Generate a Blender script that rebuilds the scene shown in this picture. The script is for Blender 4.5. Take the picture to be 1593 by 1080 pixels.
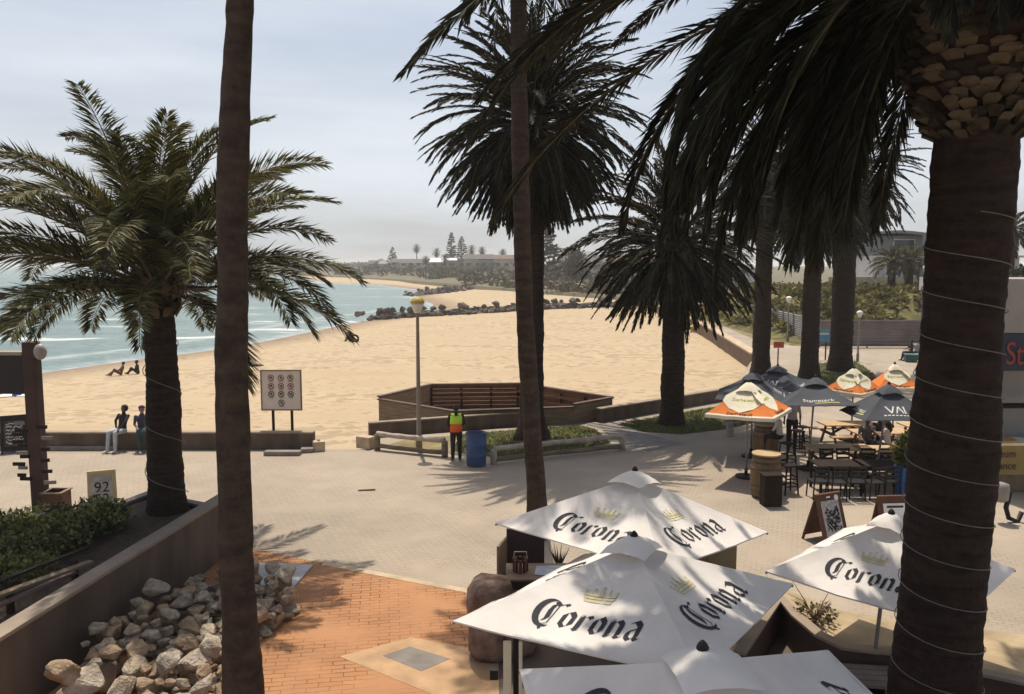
import bpy, bmesh, math, random
import numpy as np
from mathutils import Vector, Matrix, noise as mnoise
for _o in list(bpy.data.objects): bpy.data.objects.remove(_o)
SC = bpy.context.scene; C = SC.collection
R = math.radians; PI = math.pi
# ---------------------------------------------------------------- camera, sky, sun, exposure
CAM_H = 6.0; FPX = 1240.0; PITCH = math.atan(127/FPX)
cam = bpy.data.cameras.new('camera'); co = bpy.data.objects.new('camera', cam); C.objects.link(co)
co.location = (0, 0, CAM_H); co.rotation_euler = (PI/2-PITCH, 0, 0)
cam.lens = 36*FPX/1593; cam.sensor_width = 36; cam.clip_start = .1; cam.clip_end = 20000
SC.camera = co
SUN = Vector((-0.08, 0.37, 1.0)).normalized()
EL = math.asin(SUN.z); AZ = math.atan2(SUN.x, SUN.y)
w = bpy.data.worlds.new('World'); SC.world = w; w.use_nodes = True
nt = w.node_tree; nt.nodes.clear()
out = nt.nodes.new('ShaderNodeOutputWorld'); bg = nt.nodes.new('ShaderNodeBackground')
sky = nt.nodes.new('ShaderNodeTexSky'); sky.sky_type = 'NISHITA'; sky.sun_disc = False
sky.sun_elevation = EL; sky.sun_rotation = AZ; sky.air_density = 1.0; sky.dust_density = 4.0; sky.ozone_density = 1.2
tc = nt.nodes.new('ShaderNodeTexCoord'); mp = nt.nodes.new('ShaderNodeMapping'); mp.inputs['Scale'].default_value = (1.0, 1.0, 5.5)
nz = nt.nodes.new('ShaderNodeTexNoise'); nz.inputs['Scale'].default_value = 1.6; nz.inputs['Detail'].default_value = 7; nz.inputs['Roughness'].default_value = .52
rp = nt.nodes.new('ShaderNodeValToRGB'); rp.color_ramp.elements[0].position = .42; rp.color_ramp.elements[1].position = .72
mu = nt.nodes.new('ShaderNodeMath'); mu.operation = 'MULTIPLY_ADD'; mu.inputs[1].default_value = .62; mu.inputs[2].default_value = .34
mx = nt.nodes.new('ShaderNodeMix'); mx.data_type = 'RGBA'; mx.inputs[7].default_value = (6.5, 6.95, 7.5, 1)
nt.links.new(tc.outputs['Generated'], mp.inputs['Vector']); nt.links.new(mp.outputs['Vector'], nz.inputs['Vector'])
nt.links.new(nz.outputs['Fac'], rp.inputs['Fac']); nt.links.new(rp.outputs['Color'], mu.inputs[0]); sx3 = nt.nodes.new('ShaderNodeSeparateXYZ'); nt.links.new(tc.outputs['Generated'], sx3.inputs[0])
mr = nt.nodes.new('ShaderNodeMapRange'); mr.inputs[1].default_value = .28; mr.inputs[2].default_value = .62; mr.inputs[3].default_value = 1; mr.inputs[4].default_value = .06
nt.links.new(sx3.outputs[2], mr.inputs[0])    # thin high cloud lies low over the sea, the sky overhead is clear
ml = nt.nodes.new('ShaderNodeMath'); ml.operation = 'MULTIPLY'; nt.links.new(mu.outputs[0], ml.inputs[0]); nt.links.new(mr.outputs[0], ml.inputs[1])
nt.links.new(ml.outputs[0], mx.inputs[0])
nt.links.new(sky.outputs['Color'], mx.inputs[6]); nt.links.new(mx.outputs[2], bg.inputs['Color'])
bg.inputs['Strength'].default_value = 0.138
nt.links.new(bg.outputs[0], out.inputs[0])
sl = bpy.data.lights.new('sun', 'SUN'); so = bpy.data.objects.new('sun', sl); C.objects.link(so)
sl.energy = 5.0; sl.angle = R(0.6); sl.color = (1.0, .91, .78)
so.rotation_euler = SUN.to_track_quat('Z', 'Y').to_euler(); so.location = (0, 0, 60)
SC.view_settings.view_transform = 'Standard'; SC.view_settings.look = 'None'
SC.view_settings.exposure = -0.16; SC.view_settings.gamma = 1.0; SC.view_settings.use_curve_mapping = False
SC.cycles.max_bounces = 6; SC.cycles.transparent_max_bounces = 4; SC.cycles.volume_bounces = 2
SC.cycles.caustics_reflective = False; SC.cycles.caustics_refractive = False
# ---------------------------------------------------------------- helpers
cp, sp = math.cos(PITCH), math.sin(PITCH)
def ray(px, py):
    a = (px-796.5)/FPX; b = (540-py)/FPX
    return Vector((a, cp+b*sp, b*cp-sp))
def P(px, py, z=0.0):           # photograph point -> point of the place at height z
    d = ray(px, py); t = (z-CAM_H)/d.z
    return Vector((d.x*t, d.y*t, z))
def PY(px, py, Y):              # photograph point -> point of the place at distance Y
    d = ray(px, py); t = Y/d.y
    return Vector((d.x*t, Y, CAM_H+d.z*t))
_mats = {}
def principled(name):
    m = bpy.data.materials.new(name); m.use_nodes = True
    return m, m.node_tree, m.node_tree.nodes['Principled BSDF']
def mat(name, col, rough=.8, var=.2, scale=3., bump=0., bscale=30., metal=0., spec=.3, col2=None, detail=5, stretch=(1,1,1), trans=0., island=0.):
    if name in _mats: return _mats[name]
    m, t, b = principled(name); L = t.links; N = t.nodes
    b.inputs['Roughness'].default_value = rough; b.inputs['Metallic'].default_value = metal
    b.inputs['Specular IOR Level'].default_value = spec
    c = N.new('ShaderNodeTexCoord'); mp = N.new('ShaderNodeMapping'); mp.inputs['Scale'].default_value = stretch
    L.new(c.outputs['Object'], mp.inputs[0])
    n = N.new('ShaderNodeTexNoise'); n.inputs['Scale'].default_value = scale; n.inputs['Detail'].default_value = detail
    L.new(mp.outputs[0], n.inputs['Vector'])
    r = N.new('ShaderNodeValToRGB'); r.color_ramp.elements[0].position = .3; r.color_ramp.elements[1].position = .7
    a = [min(1, x*(1-var)) for x in col]; d = col2 or [min(1, x*(1+var)) for x in col]
    r.color_ramp.elements[0].color = (*a, 1); r.color_ramp.elements[1].color = (*d, 1)
    L.new(n.outputs['Fac'], r.inputs[0])
    if island:
        g = N.new('ShaderNodeNewGeometry'); ad = N.new('ShaderNodeMath'); ad.operation = 'MULTIPLY_ADD'
        ad.inputs[1].default_value = island; L.new(g.outputs['Random Per Island'], ad.inputs[0])
        sb = N.new('ShaderNodeMath'); sb.operation = 'SUBTRACT'; sb.inputs[1].default_value = island/2
        L.new(n.outputs['Fac'], sb.inputs[0]); L.new(sb.outputs[0], ad.inputs[2]); L.new(ad.outputs[0], r.inputs[0])
    L.new(r.outputs[0], b.inputs['Base Color'])
    if bump:
        n2 = N.new('ShaderNodeTexNoise'); n2.inputs['Scale'].default_value = bscale; n2.inputs['Detail'].default_value = 4
        L.new(mp.outputs[0], n2.inputs['Vector'])
        bp = N.new('ShaderNodeBump'); bp.inputs['Strength'].default_value = bump; bp.inputs['Distance'].default_value = .05
        L.new(n2.outputs['Fac'], bp.inputs['Height']); L.new(bp.outputs[0], b.inputs['Normal'])
    if trans:
        tr = N.new('ShaderNodeBsdfTranslucent'); L.new(r.outputs[0], tr.inputs[0])
        ms = N.new('ShaderNodeMixShader'); ms.inputs[0].default_value = trans
        L.new(b.outputs[0], ms.inputs[1]); L.new(tr.outputs[0], ms.inputs[2])
        L.new(ms.outputs[0], N['Material Output'].inputs[0])
    _mats[name] = m; return m
def wloc(o):
    v = Vector((0, 0, 0))
    while o: v += o.location; o = o.parent
    return v
class MB:                        # collects faces, then links them as ONE mesh object
    def __init__(s): s.v = []; s.f = []; s.m = []; s.mi = 0
    def add(s, vs, fs):
        b = len(s.v); s.v += [tuple(x) for x in vs]
        s.f += [tuple(i+b for i in f) for f in fs]; s.m += [s.mi]*len(fs); return s
    def box(s, c, d, rz=0., M=None):
        x, y, z = d[0]/2, d[1]/2, d[2]/2; ca, sa = math.cos(rz), math.sin(rz)
        vs = [(a*x, b*y, e*z) for e in (-1, 1) for b in (-1, 1) for a in (-1, 1)]
        if M is not None: vs = [M @ Vector(v) for v in vs]
        vs = [(c[0]+v[0]*ca-v[1]*sa, c[1]+v[0]*sa+v[1]*ca, c[2]+v[2]) for v in vs]
        return s.add(vs, [(0,2,3,1),(4,5,7,6),(0,1,5,4),(2,6,7,3),(0,4,6,2),(1,3,7,5)])
    def bar(s, p, q, wd, h, up=(0,0,1)):
        p, q = Vector(p), Vector(q); t = (q-p).normalized(); u = Vector(up)
        sd = t.cross(u)
        sd = sd.normalized() if sd.length > 1e-4 else Vector((1, 0, 0))
        n = sd.cross(t); vs = []
        for e in (p, q):
            for a, b in ((-1,-1),(1,-1),(1,1),(-1,1)): vs.append(e+sd*(a*wd/2)+n*(b*h/2))
        return s.add(vs, [(0,1,2,3),(7,6,5,4),(0,4,5,1),(1,5,6,2),(2,6,7,3),(3,7,4,0)])
    def tube(s, pts, rad, n=8, jit=0., rng=None, flat=1.):
        pts = [Vector(p) for p in pts]; k = len(pts)
        if not hasattr(rad, '__len__'): rad = [rad]*k
        vs = []; ref = None
        for i, p in enumerate(pts):
            t = (pts[min(i+1, k-1)]-pts[max(i-1, 0)]).normalized()
            a = t.cross(Vector((0, 0, 1)) if abs(t.z) < .95 else Vector((0, 1, 0))).normalized()
            if ref is not None:
                a2 = ref-t*ref.dot(t)
                if a2.length > .01: a = a2.normalized()
            ref = a; b = t.cross(a)
            for j in range(n):
                th = 2*PI*j/n; rr = rad[i]*(1+(rng.uniform(-jit, jit) if rng else 0))
                vs.append(p+a*(rr*math.cos(th))+b*(rr*flat*math.sin(th)))
        fs = [(i*n+j, i*n+(j+1) % n, (i+1)*n+(j+1) % n, (i+1)*n+j) for i in range(k-1) for j in range(n)]
        fs += [tuple(range(n))[::-1], tuple((k-1)*n+j for j in range(n))]
        return s.add(vs, fs)
    def lathe(s, c, prof, n=16):
        vs = [(c[0]+r*math.cos(2*PI*j/n), c[1]+r*math.sin(2*PI*j/n), c[2]+z) for r, z in prof for j in range(n)]
        k = len(prof)
        fs = [(i*n+j, i*n+(j+1) % n, (i+1)*n+(j+1) % n, (i+1)*n+j) for i in range(k-1) for j in range(n)]
        fs += [tuple(range(n))[::-1], tuple((k-1)*n+j for j in range(n))]
        return s.add(vs, fs)
    def ball(s, c, r, n=10, m=7):
        r = r if hasattr(r, '__len__') else (r, r, r)
        vs = [(c[0], c[1], c[2]-r[2])]
        for i in range(1, m):
            a = -PI/2+PI*i/m
            vs += [(c[0]+r[0]*math.cos(a)*math.cos(2*PI*j/n), c[1]+r[1]*math.cos(a)*math.sin(2*PI*j/n), c[2]+r[2]*math.sin(a)) for j in range(n)]
        vs.append((c[0], c[1], c[2]+r[2])); e = len(vs)-1
        fs = [(0, 1+(j+1) % n, 1+j) for j in range(n)]
        fs += [(1+i*n+j, 1+i*n+(j+1) % n, 1+(i+1)*n+(j+1) % n, 1+(i+1)*n+j) for i in range(m-2) for j in range(n)]
        fs += [(1+(m-2)*n+j, 1+(m-2)*n+(j+1) % n, e) for j in range(n)]
        return s.add(vs, fs)
    def prism(s, poly, z0, z1):
        n = len(poly); a = sum(poly[i][0]*poly[(i+1) % n][1]-poly[(i+1) % n][0]*poly[i][1] for i in range(n))
        if a < 0: poly = poly[::-1]
        vs = [(p[0], p[1], z0) for p in poly]+[(p[0], p[1], z1) for p in poly]
        return s.add(vs, [tuple(range(n))[::-1], tuple(range(n, 2*n))]+[(i, (i+1) % n, n+(i+1) % n, n+i) for i in range(n)])
    def arrays(s, V, F):
        b = len(s.v); s.v += list(map(tuple, V)); s.f += [tuple(f) for f in (F+b)]; s.m += [s.mi]*len(F); return s
    def build(s, name, mats, parent=None, smooth=False, bevel=0., loc=None):
        me = bpy.data.meshes.new(name); o = bpy.data.objects.new(name, me); C.objects.link(o)
        off = wloc(parent) if parent else (Vector(loc) if loc is not None else Vector((0, 0, 0)))
        V = np.array(s.v, dtype=float)-np.array(off)
        me.from_pydata(V.tolist(), [], s.f)
        for m in (mats if isinstance(mats, (list, tuple)) else [mats]): me.materials.append(m)
        if any(s.m): me.polygons.foreach_set('material_index', s.m)
        if smooth: me.polygons.foreach_set('use_smooth', [True]*len(s.f))
        me.update()
        if parent: o.parent = parent
        elif loc is not None: o.location = loc
        if bevel:
            b = o.modifiers.new('bevel', 'BEVEL'); b.width = bevel; b.segments = 2; b.limit_method = 'ANGLE'
        return o
def tag(o, label=None, cat=None, group=None, kind=None):
    if label: o['label'] = label
    if cat: o['category'] = cat
    if group: o['group'] = group
    if kind: o['kind'] = kind
    return o
def thing(name, label, cat, loc, group=None):
    o = bpy.data.objects.new(name, None); C.objects.link(o); o.location = loc; o.empty_display_size = .2
    return tag(o, label, cat, group)
def struct(o): return tag(o, kind='structure')
def copy_tree(o, loc, rz=None, label=None, parent=None):
    c = o.copy(); C.objects.link(c)
    if parent: c.parent = parent
    else:
        c.location = loc
        if rz is not None: c.rotation_euler[2] = rz
        if label: c['label'] = label
    for ch in o.children: copy_tree(ch, None, None, None, c)
    return c
def text_data(body, size=1.0, ext=0.004):
    cu = bpy.data.curves.new('t', 'FONT'); cu.body = body; cu.size = size; cu.extrude = ext; cu.align_x = 'CENTER'; cu.align_y = 'CENTER'
    o = bpy.data.objects.new('t', cu); C.objects.link(o)
    dg = bpy.context.evaluated_depsgraph_get(); me = o.evaluated_get(dg).to_mesh()
    V = [v.co.copy() for v in me.vertices]; F = [tuple(p.vertices) for p in me.polygons]
    o.evaluated_get(dg).to_mesh_clear(); bpy.data.objects.remove(o); bpy.data.curves.remove(cu)
    return V, F
def text_on(name, body, size, origin, u, v, material, parent, squash=1.):
    V, F = text_data(body, size); u, v = Vector(u).normalized(), Vector(v).normalized(); n = u.cross(v)
    mb = MB(); mb.add([Vector(origin)+u*(p.x*squash)+v*p.y+n*p.z for p in V], F)
    return mb.build(name, material, parent)
# ---------------------------------------------------------------- materials of the place
def pave_mat(name, c1, c2, cm, bw, bh, rot=0., mortar=.02, big=.35, bump=.25, freq=.25, cover=.42):
    if name in _mats: return _mats[name]
    m, t, b = principled(name); L = t.links; N = t.nodes
    c = N.new('ShaderNodeTexCoord'); mp = N.new('ShaderNodeMapping'); mp.inputs['Rotation'].default_value = (0, 0, rot)
    L.new(c.outputs['Object'], mp.inputs[0])
    br = N.new('ShaderNodeTexBrick'); br.inputs['Color1'].default_value = (*c1, 1); br.inputs['Color2'].default_value = (*c2, 1)
    br.inputs['Mortar'].default_value = (*cm, 1); br.inputs['Scale'].default_value = 1
    br.inputs['Brick Width'].default_value = bw; br.inputs['Row Height'].default_value = bh; br.inputs['Mortar Size'].default_value = mortar; br.inputs['Mortar Smooth'].default_value = .3
    wn = N.new('ShaderNodeTexNoise'); wn.inputs['Scale'].default_value = 6; L.new(mp.outputs[0], wn.inputs['Vector'])
    wa = N.new('ShaderNodeVectorMath'); wa.operation = 'MULTIPLY_ADD'; wa.inputs[1].default_value = (.05, .05, 0)
    L.new(wn.outputs['Color'], wa.inputs[0]); L.new(mp.outputs[0], wa.inputs[2]); L.new(wa.outputs[0], br.inputs['Vector'])
    n = N.new('ShaderNodeTexNoise'); n.inputs['Scale'].default_value = freq; n.inputs['Detail'].default_value = 8; n.inputs['Roughness'].default_value = .62
    L.new(c.outputs['Object'], n.inputs['Vector'])
    r = N.new('ShaderNodeValToRGB'); r.color_ramp.elements[0].position = .3; r.color_ramp.elements[1].position = .72
    r.color_ramp.elements[0].color = (1-big, 1-big, 1-big*.95, 1); r.color_ramp.elements[1].color = (1, 1, 1, 1)
    L.new(n.outputs['Fac'], r.inputs[0])
    # drifted sand that hides the joints in patches
    sn = N.new('ShaderNodeTexNoise'); sn.inputs['Scale'].default_value = .9; sn.inputs['Detail'].default_value = 6; L.new(c.outputs['Object'], sn.inputs['Vector'])
    sr = N.new('ShaderNodeValToRGB'); sr.color_ramp.elements[0].position = cover; sr.color_ramp.elements[1].position = cover+.2
    L.new(sn.outputs['Fac'], sr.inputs[0])
    ds = N.new('ShaderNodeMix'); ds.data_type = 'RGBA'; ds.inputs[7].default_value = (*[x*.98 for x in c2], 1)
    L.new(sr.outputs[0], ds.inputs[0]); L.new(br.outputs['Color'], ds.inputs[6])
    mm = N.new('ShaderNodeMix'); mm.data_type = 'RGBA'; mm.blend_type = 'MULTIPLY'; mm.inputs[0].default_value = 1
    L.new(ds.outputs[2], mm.inputs[6]); L.new(r.outputs[0], mm.inputs[7]); L.new(mm.outputs[2], b.inputs['Base Color'])
    b.inputs['Roughness'].default_value = .8; b.inputs['Specular IOR Level'].default_value = .25
    bp = N.new('ShaderNodeBump'); bp.inputs['Strength'].default_value = bump; bp.inputs['Distance'].default_value = .02
    L.new(br.outputs['Fac'], bp.inputs['Height']); bp.invert = True; L.new(bp.outputs[0], b.inputs['Normal'])
    _mats[name] = m; return m
PAVE = pave_mat('grey_paver', (.385, .32, .24), (.42, .35, .265), (.28, .23, .175), .22, .11, R(20), .009, .28, cover=.45)
ORANGE = pave_mat('orange_brick', (.42, .195, .08), (.48, .24, .11), (.10, .045, .022), .34, .12, R(-9), .008, .30, .5, .7, .40)
CONC = mat('concrete', (.30, .25, .20), .85, .18, 2.2, .25, 40)
CONC_PALE = mat('pale_concrete', (.46, .36, .24), .85, .2, 2.5, .2, 40)
CONC_GREY = mat('grey_concrete', (.21, .185, .16), .85, .2, 2.5, .2, 40)
WALLM = mat('painted_wall', (.105, .075, .056), .8, .32, 2.2, .3, 16, stretch=(1, 1, .35))
WALLCAP = mat('wall_cap', (.27, .215, .16), .8, .18, 2.0, .15, 30)
TIMBER = mat('weathered_timber', (.20, .145, .095), .75, .3, 2., .3, 25, stretch=(1, 1, 9))
TIMBER_D = mat('dark_timber', (.026, .016, .012), .75, .3, 2., .3, 25, spec=.15)
TIMBER_T = mat('table_timber', (.50, .34, .18), .6, .22, 3., .2, 25, stretch=(8, 1, 1))
TIMBER_R = mat('red_brown_timber', (.11, .045, .026), .65, .25, 3., .2, 25)
WHITEWASH = mat('whitewashed_log', (.42, .35, .28), .85, .25, 5., .4, 30)
BLACKM = mat('black_metal', (.018, .016, .016), .55, .2, 4., spec=.2)
STEEL = mat('grey_steel', (.32, .30, .28), .42, .15, 3., metal=.6)
GREYP = mat('grey_pole', (.24, .22, .20), .5, .15, 3.)
WHITE = mat('white_paint', (.78, .76, .72), .6, .06, 3.)
CREAM = mat('cream_paint', (.72, .66, .50), .6, .08, 3.)
BLUEP = mat('blue_plastic', (.045, .085, .19), .5, .2, 3.)
BRIGHTBLUE = mat('bright_blue', (.03, .14, .42), .5, .1, 3.)
GLASS_D = mat('dark_glass', (.02, .024, .028), .08, .1, 2., spec=.6)
SOIL = mat('dark_soil', (.07, .048, .033), .95, .35, 5., .5, 30)
SANDY = mat('dry_sandy_soil', (.36, .28, .17), .95, .25, 2., .4, 18)
GRASS_BASE = mat('lawn_ground', (.075, .085, .026), .95, .35, 1.5, .5, 50, col2=(.15, .135, .05))
GRASS_BLADE = mat('lawn_blade', (.06, .10, .018), .7, .3, .6, col2=(.15, .17, .045), trans=.3, island=.4)
DRYGRASS = mat('dry_lawn_ground', (.19, .16, .075), .95, .3, 1.2, .4, 40, col2=(.30, .235, .12))
LAND = mat('dry_land', (.22, .18, .115), .95, .3, .05, col2=(.12, .12, .065))
ROADM = mat('asphalt', (.10, .095, .09), .9, .2, .3)
# sand: dry, footprinted, damp towards the water
def sand_mat():
    m, t, b = principled('beach_sand'); L = t.links; N = t.nodes
    c = N.new('ShaderNodeTexCoord')
    n = N.new('ShaderNodeTexNoise'); n.inputs['Scale'].default_value = .16; n.inputs['Detail'].default_value = 9; n.inputs['Roughness'].default_value = .6
    mp = N.new('ShaderNodeMapping'); mp.inputs['Scale'].default_value = (.5, 1.5, 1); L.new(c.outputs['Object'], mp.inputs[0]); L.new(mp.outputs[0], n.inputs['Vector'])
    r = N.new('ShaderNodeValToRGB'); r.color_ramp.elements[0].position = .32; r.color_ramp.elements[1].position = .68
    r.color_ramp.elements[0].color = (.41, .315, .20, 1); r.color_ramp.elements[1].color = (.475, .38, .255, 1)
    L.new(n.outputs['Fac'], r.inputs[0])
    a = N.new('ShaderNodeAttribute'); a.attribute_name = 'damp'
    mx = N.new('ShaderNodeMix'); mx.data_type = 'RGBA'; mx.inputs[7].default_value = (.27, .205, .14, 1)
    L.new(a.outputs['Fac'], mx.inputs[0]); L.new(r.outputs[0], mx.inputs[6])
    v = N.new('ShaderNodeTexNoise'); v.inputs['Scale'].default_value = 1.7; v.inputs['Detail'].default_value = 5; v.inputs['Roughness'].default_value = .7; L.new(c.outputs['Object'], v.inputs['Vector'])
    # footprints in drifts: dents with their shade darkened into the sand colour
    vo = N.new('ShaderNodeTexVoronoi'); vo.inputs['Scale'].default_value = 1.6
    wv = N.new('ShaderNodeVectorMath'); wv.operation = 'MULTIPLY_ADD'; wv.inputs[1].default_value = (1.6, 1.6, 0); L.new(v.outputs['Color'], wv.inputs[0]); L.new(c.outputs['Object'], wv.inputs[2]); L.new(wv.outputs[0], vo.inputs['Vector'])
    mk = N.new('ShaderNodeMath'); mk.operation = 'MULTIPLY_ADD'; mk.inputs[1].default_value = -2.2; mk.inputs[2].default_value = 1.02; L.new(n.outputs['Fac'], mk.inputs[0])
    sm = N.new('ShaderNodeMath'); sm.operation = 'ADD'; L.new(vo.outputs['Distance'], sm.inputs[0]); L.new(mk.outputs[0], sm.inputs[1])
    dr = N.new('ShaderNodeValToRGB'); dr.color_ramp.elements[0].position = .10; dr.color_ramp.elements[1].position = .34
    dr.color_ramp.elements[0].color = (.70, .67, .64, 1); dr.color_ramp.elements[1].color = (1, 1, 1, 1); L.new(sm.outputs[0], dr.inputs[0])
    mm = N.new('ShaderNodeMix'); mm.data_type = 'RGBA'; mm.blend_type = 'MULTIPLY'; mm.inputs[0].default_value = .8
    L.new(mx.outputs[2], mm.inputs[6]); L.new(dr.outputs[0], mm.inputs[7]); L.new(mm.outputs[2], b.inputs['Base Color'])
    bp = N.new('ShaderNodeBump'); bp.inputs['Strength'].default_value = .75; bp.inputs['Distance'].default_value = .16
    ah = N.new('ShaderNodeMath'); ah.operation = 'MULTIPLY_ADD'; ah.inputs[1].default_value = .5; L.new(dr.outputs[0], ah.inputs[0]); L.new(v.outputs['Fac'], ah.inputs[2]); L.new(ah.outputs[0], bp.inputs['Height']); L.new(bp.outputs[0], b.inputs['Normal'])
    b.inputs['Roughness'].default_value = .92; b.inputs['Specular IOR Level'].default_value = .12
    return m
def sea_mat():
    m, t, b = principled('sea_water'); L = t.links; N = t.nodes
    c = N.new('ShaderNodeTexCoord'); mp = N.new('ShaderNodeMapping'); mp.inputs['Scale'].default_value = (.05, .16, 1); mp.inputs['Rotation'].default_value = (0, 0, R(-8))
    L.new(c.outputs['Object'], mp.inputs[0])
    n = N.new('ShaderNodeTexNoise'); n.inputs['Scale'].default_value = 1.; n.inputs['Detail'].default_value = 7; n.inputs['Roughness'].default_value = .6
    L.new(mp.outputs[0], n.inputs['Vector'])
    r = N.new('ShaderNodeValToRGB'); e = r.color_ramp.elements
    e[0].position = .30; e[0].color = (.075, .145, .145, 1); e[1].position = .62; e[1].color = (.14, .21, .20, 1)
    f = N.new('ShaderNodeValToRGB'); f.color_ramp.elements[0].position = .61; f.color_ramp.elements[1].position = .675
    L.new(n.outputs['Fac'], r.inputs[0]); L.new(n.outputs['Fac'], f.inputs[0])
    mx = N.new('ShaderNodeMix'); mx.data_type = 'RGBA'; mx.inputs[7].default_value = (.62, .63, .61, 1)
    a = N.new('ShaderNodeAttribute'); a.attribute_name = 'surf'
    n3 = N.new('ShaderNodeTexNoise'); n3.inputs['Scale'].default_value = .55; n3.inputs['Detail'].default_value = 6; L.new(c.outputs['Object'], n3.inputs['Vector'])
    pm = N.new('ShaderNodeMath'); pm.operation = 'MULTIPLY_ADD'; pm.inputs[1].default_value = 1.5; pm.inputs[2].default_value = -.30; L.new(n3.outputs['Fac'], pm.inputs[0])
    p2 = N.new('ShaderNodeMath'); p2.operation = 'MULTIPLY'; p2.use_clamp = True; L.new(pm.outputs[0], p2.inputs[0]); L.new(a.outputs['Fac'], p2.inputs[1])
    ad = N.new('ShaderNodeMath'); ad.operation = 'ADD'; ad.use_clamp = True; L.new(f.outputs[0], ad.inputs[0]); L.new(p2.outputs[0], ad.inputs[1])
    L.new(ad.outputs[0], mx.inputs[0]); L.new(r.outputs[0], mx.inputs[6]); L.new(mx.outputs[2], b.inputs['Base Color'])
    n2 = N.new('ShaderNodeTexNoise'); n2.inputs['Scale'].default_value = 9.; n2.inputs['Detail'].default_value = 6; L.new(mp.outputs[0], n2.inputs['Vector'])
    bp = N.new('ShaderNodeBump'); bp.inputs['Strength'].default_value = .8; bp.inputs['Distance'].default_value = .8
    L.new(n2.outputs['Fac'], bp.inputs['Height']); L.new(bp.outputs[0], b.inputs['Normal'])
    b.inputs['Roughness'].default_value = .34; b.inputs['Specular IOR Level'].default_value = .4
    return m
# ---------------------------------------------------------------- terrain
SEA_Z = -1.6
SHORE = [(-160, 22)]+[tuple(P(x, y, SEA_Z)[:2]) for x, y in ((0,592),(60,583),(200,563),(340,545),(430,530),(500,515),(556,503),(604,495),(690,485),(682,472),(650,463),(672,453),(600,444),(500,440),(440,428),(300,420))]+[(-700, 3500)]
def shore_dist(X, Y):            # metres inland of the water's edge (negative: out at sea)
    best = np.full(X.shape, 1e9); sg = np.ones(X.shape)
    for (ax, ay), (bx, by) in zip(SHORE, SHORE[1:]):
        dx, dy = bx-ax, by-ay; t = np.clip(((X-ax)*dx+(Y-ay)*dy)/(dx*dx+dy*dy), 0, 1)
        d = np.hypot(X-ax-t*dx, Y-ay-t*dy); s = np.where(dx*(Y-ay)-dy*(X-ax) < 0, 1, -1)
        u = d < best-1e-6; best = np.where(u, d, best); sg = np.where(u, s, sg)
    return best*sg
def sand_z(X, Y):
    d = shore_dist(X, Y); zl = -.14-.45*np.clip((Y-26)/18, 0, 1)
    return np.where(d > 0, np.minimum(zl, SEA_Z+.05*d), np.maximum(SEA_Z+.08*d, -5)), d
def sz(x, y): return float(sand_z(np.array([x], float), np.array([y], float))[0][0])
def grid_obj(name, X, Y, Z, material, attr=None, smooth=True):
    r, c = X.shape; V = np.stack([X, Y, Z], -1).reshape(-1, 3); i = np.arange((r-1)*(c-1)); q = (i//(c-1))*c+i % (c-1)
    F = np.stack([q, q+1, q+c+1, q+c], -1)
    me = bpy.data.meshes.new(name); me.from_pydata(V.tolist(), [], F.tolist()); me.materials.append(material)
    if smooth: me.polygons.foreach_set('use_smooth', [True]*len(F))
    if attr:
        a = me.attributes.new(attr[0], 'FLOAT', 'POINT'); a.data.foreach_set('value', attr[1].reshape(-1).astype(np.float32))
    o = bpy.data.objects.new(name, me); C.objects.link(o); return o
rr = 12*np.power(1500/12, np.linspace(0, 1, 330)); aa = np.radians(np.linspace(-62, 62, 330))
A_, R_ = np.meshgrid(aa, rr); X = R_*np.sin(A_); Y = R_*np.cos(A_); Z, D = sand_z(X, Y)
NZ = np.array([mnoise.noise(Vector((x*.7, y*.7, 0)))*.05+mnoise.noise(Vector((x*2.3, y*2.3, 3)))*.03 for x, y in zip(X.ravel(), Y.ravel())]).reshape(X.shape)
Z = Z+NZ*np.clip(D/6, 0, 1)*(Y < 160); Z = np.where(Y < 25.5, np.minimum(Z, -.5), Z)
struct(grid_obj('beach', X, Y, Z, sand_mat(), ('damp', np.clip(1.05-D/5.5, 0, 1))))
rr = 20*np.power(9000/20, np.linspace(0, 1, 240)); aa = np.radians(np.linspace(-75, 40, 200))
A_, R_ = np.meshgrid(aa, rr); X = R_*np.sin(A_); Y = R_*np.cos(A_); D = shore_dist(X, Y)
wav = .10*np.sin(D*.55+1.5*np.sin(X*.05))*np.exp(-np.clip(-D, 0, 80)/45)
struct(grid_obj('sea', X, Y, SEA_Z+wav*(D < 4), sea_mat(), ('surf', np.clip(1.25+D/2.6, 0, 1)*(D > -6)+.9*np.exp(-((D+9+1.5*np.sin(X*.21))/1.3)**2)*(Y < 140))))
PL = [(-60, 25.9), tuple(P(489, 700)[:2]), tuple(P(575, 699)[:2]), tuple(P(575, 683)[:2]), tuple(P(900, 657)[:2]), tuple(P(930, 657)[:2]), tuple(P(1130, 622)[:2]), (17, 55), (19.2, 85), (21.5, 114), (160, 114), (160, -30), (-60, -30)]
mb = MB(); mb.prism(PL, -3, 0); struct(mb.build('plaza', PAVE))
def sheet(name, pts, z, material, t=.006):
    mb = MB(); mb.prism([(p[0], p[1]) for p in pts], z-t, z); return struct(mb.build(name, material))
def pxs(pts, z=0): return [P(x, y, z) for x, y in pts]
sheet('brick_paving', pxs(((300,850),(400,855),(520,880),(735,921),(790,935),(900,1100),(900,1300),(-100,1300),(-60,1000))), .004, ORANGE)
sheet('paving_edge_strip', pxs(((505,874),(740,919),(738,925),(500,879))), .008, CONC_PALE)
sheet('concrete_apron', pxs(((528,1022),(640,992),(790,1020),(800,1085),(700,1092))), .008, mat('worn_apron', (.42, .27, .15), .85, .2, 2.5, .2, 40))
sheet('pit_cover', pxs(((596,1021),(638,1007),(700,1026),(655,1045))), .012, CONC_GREY)
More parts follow.
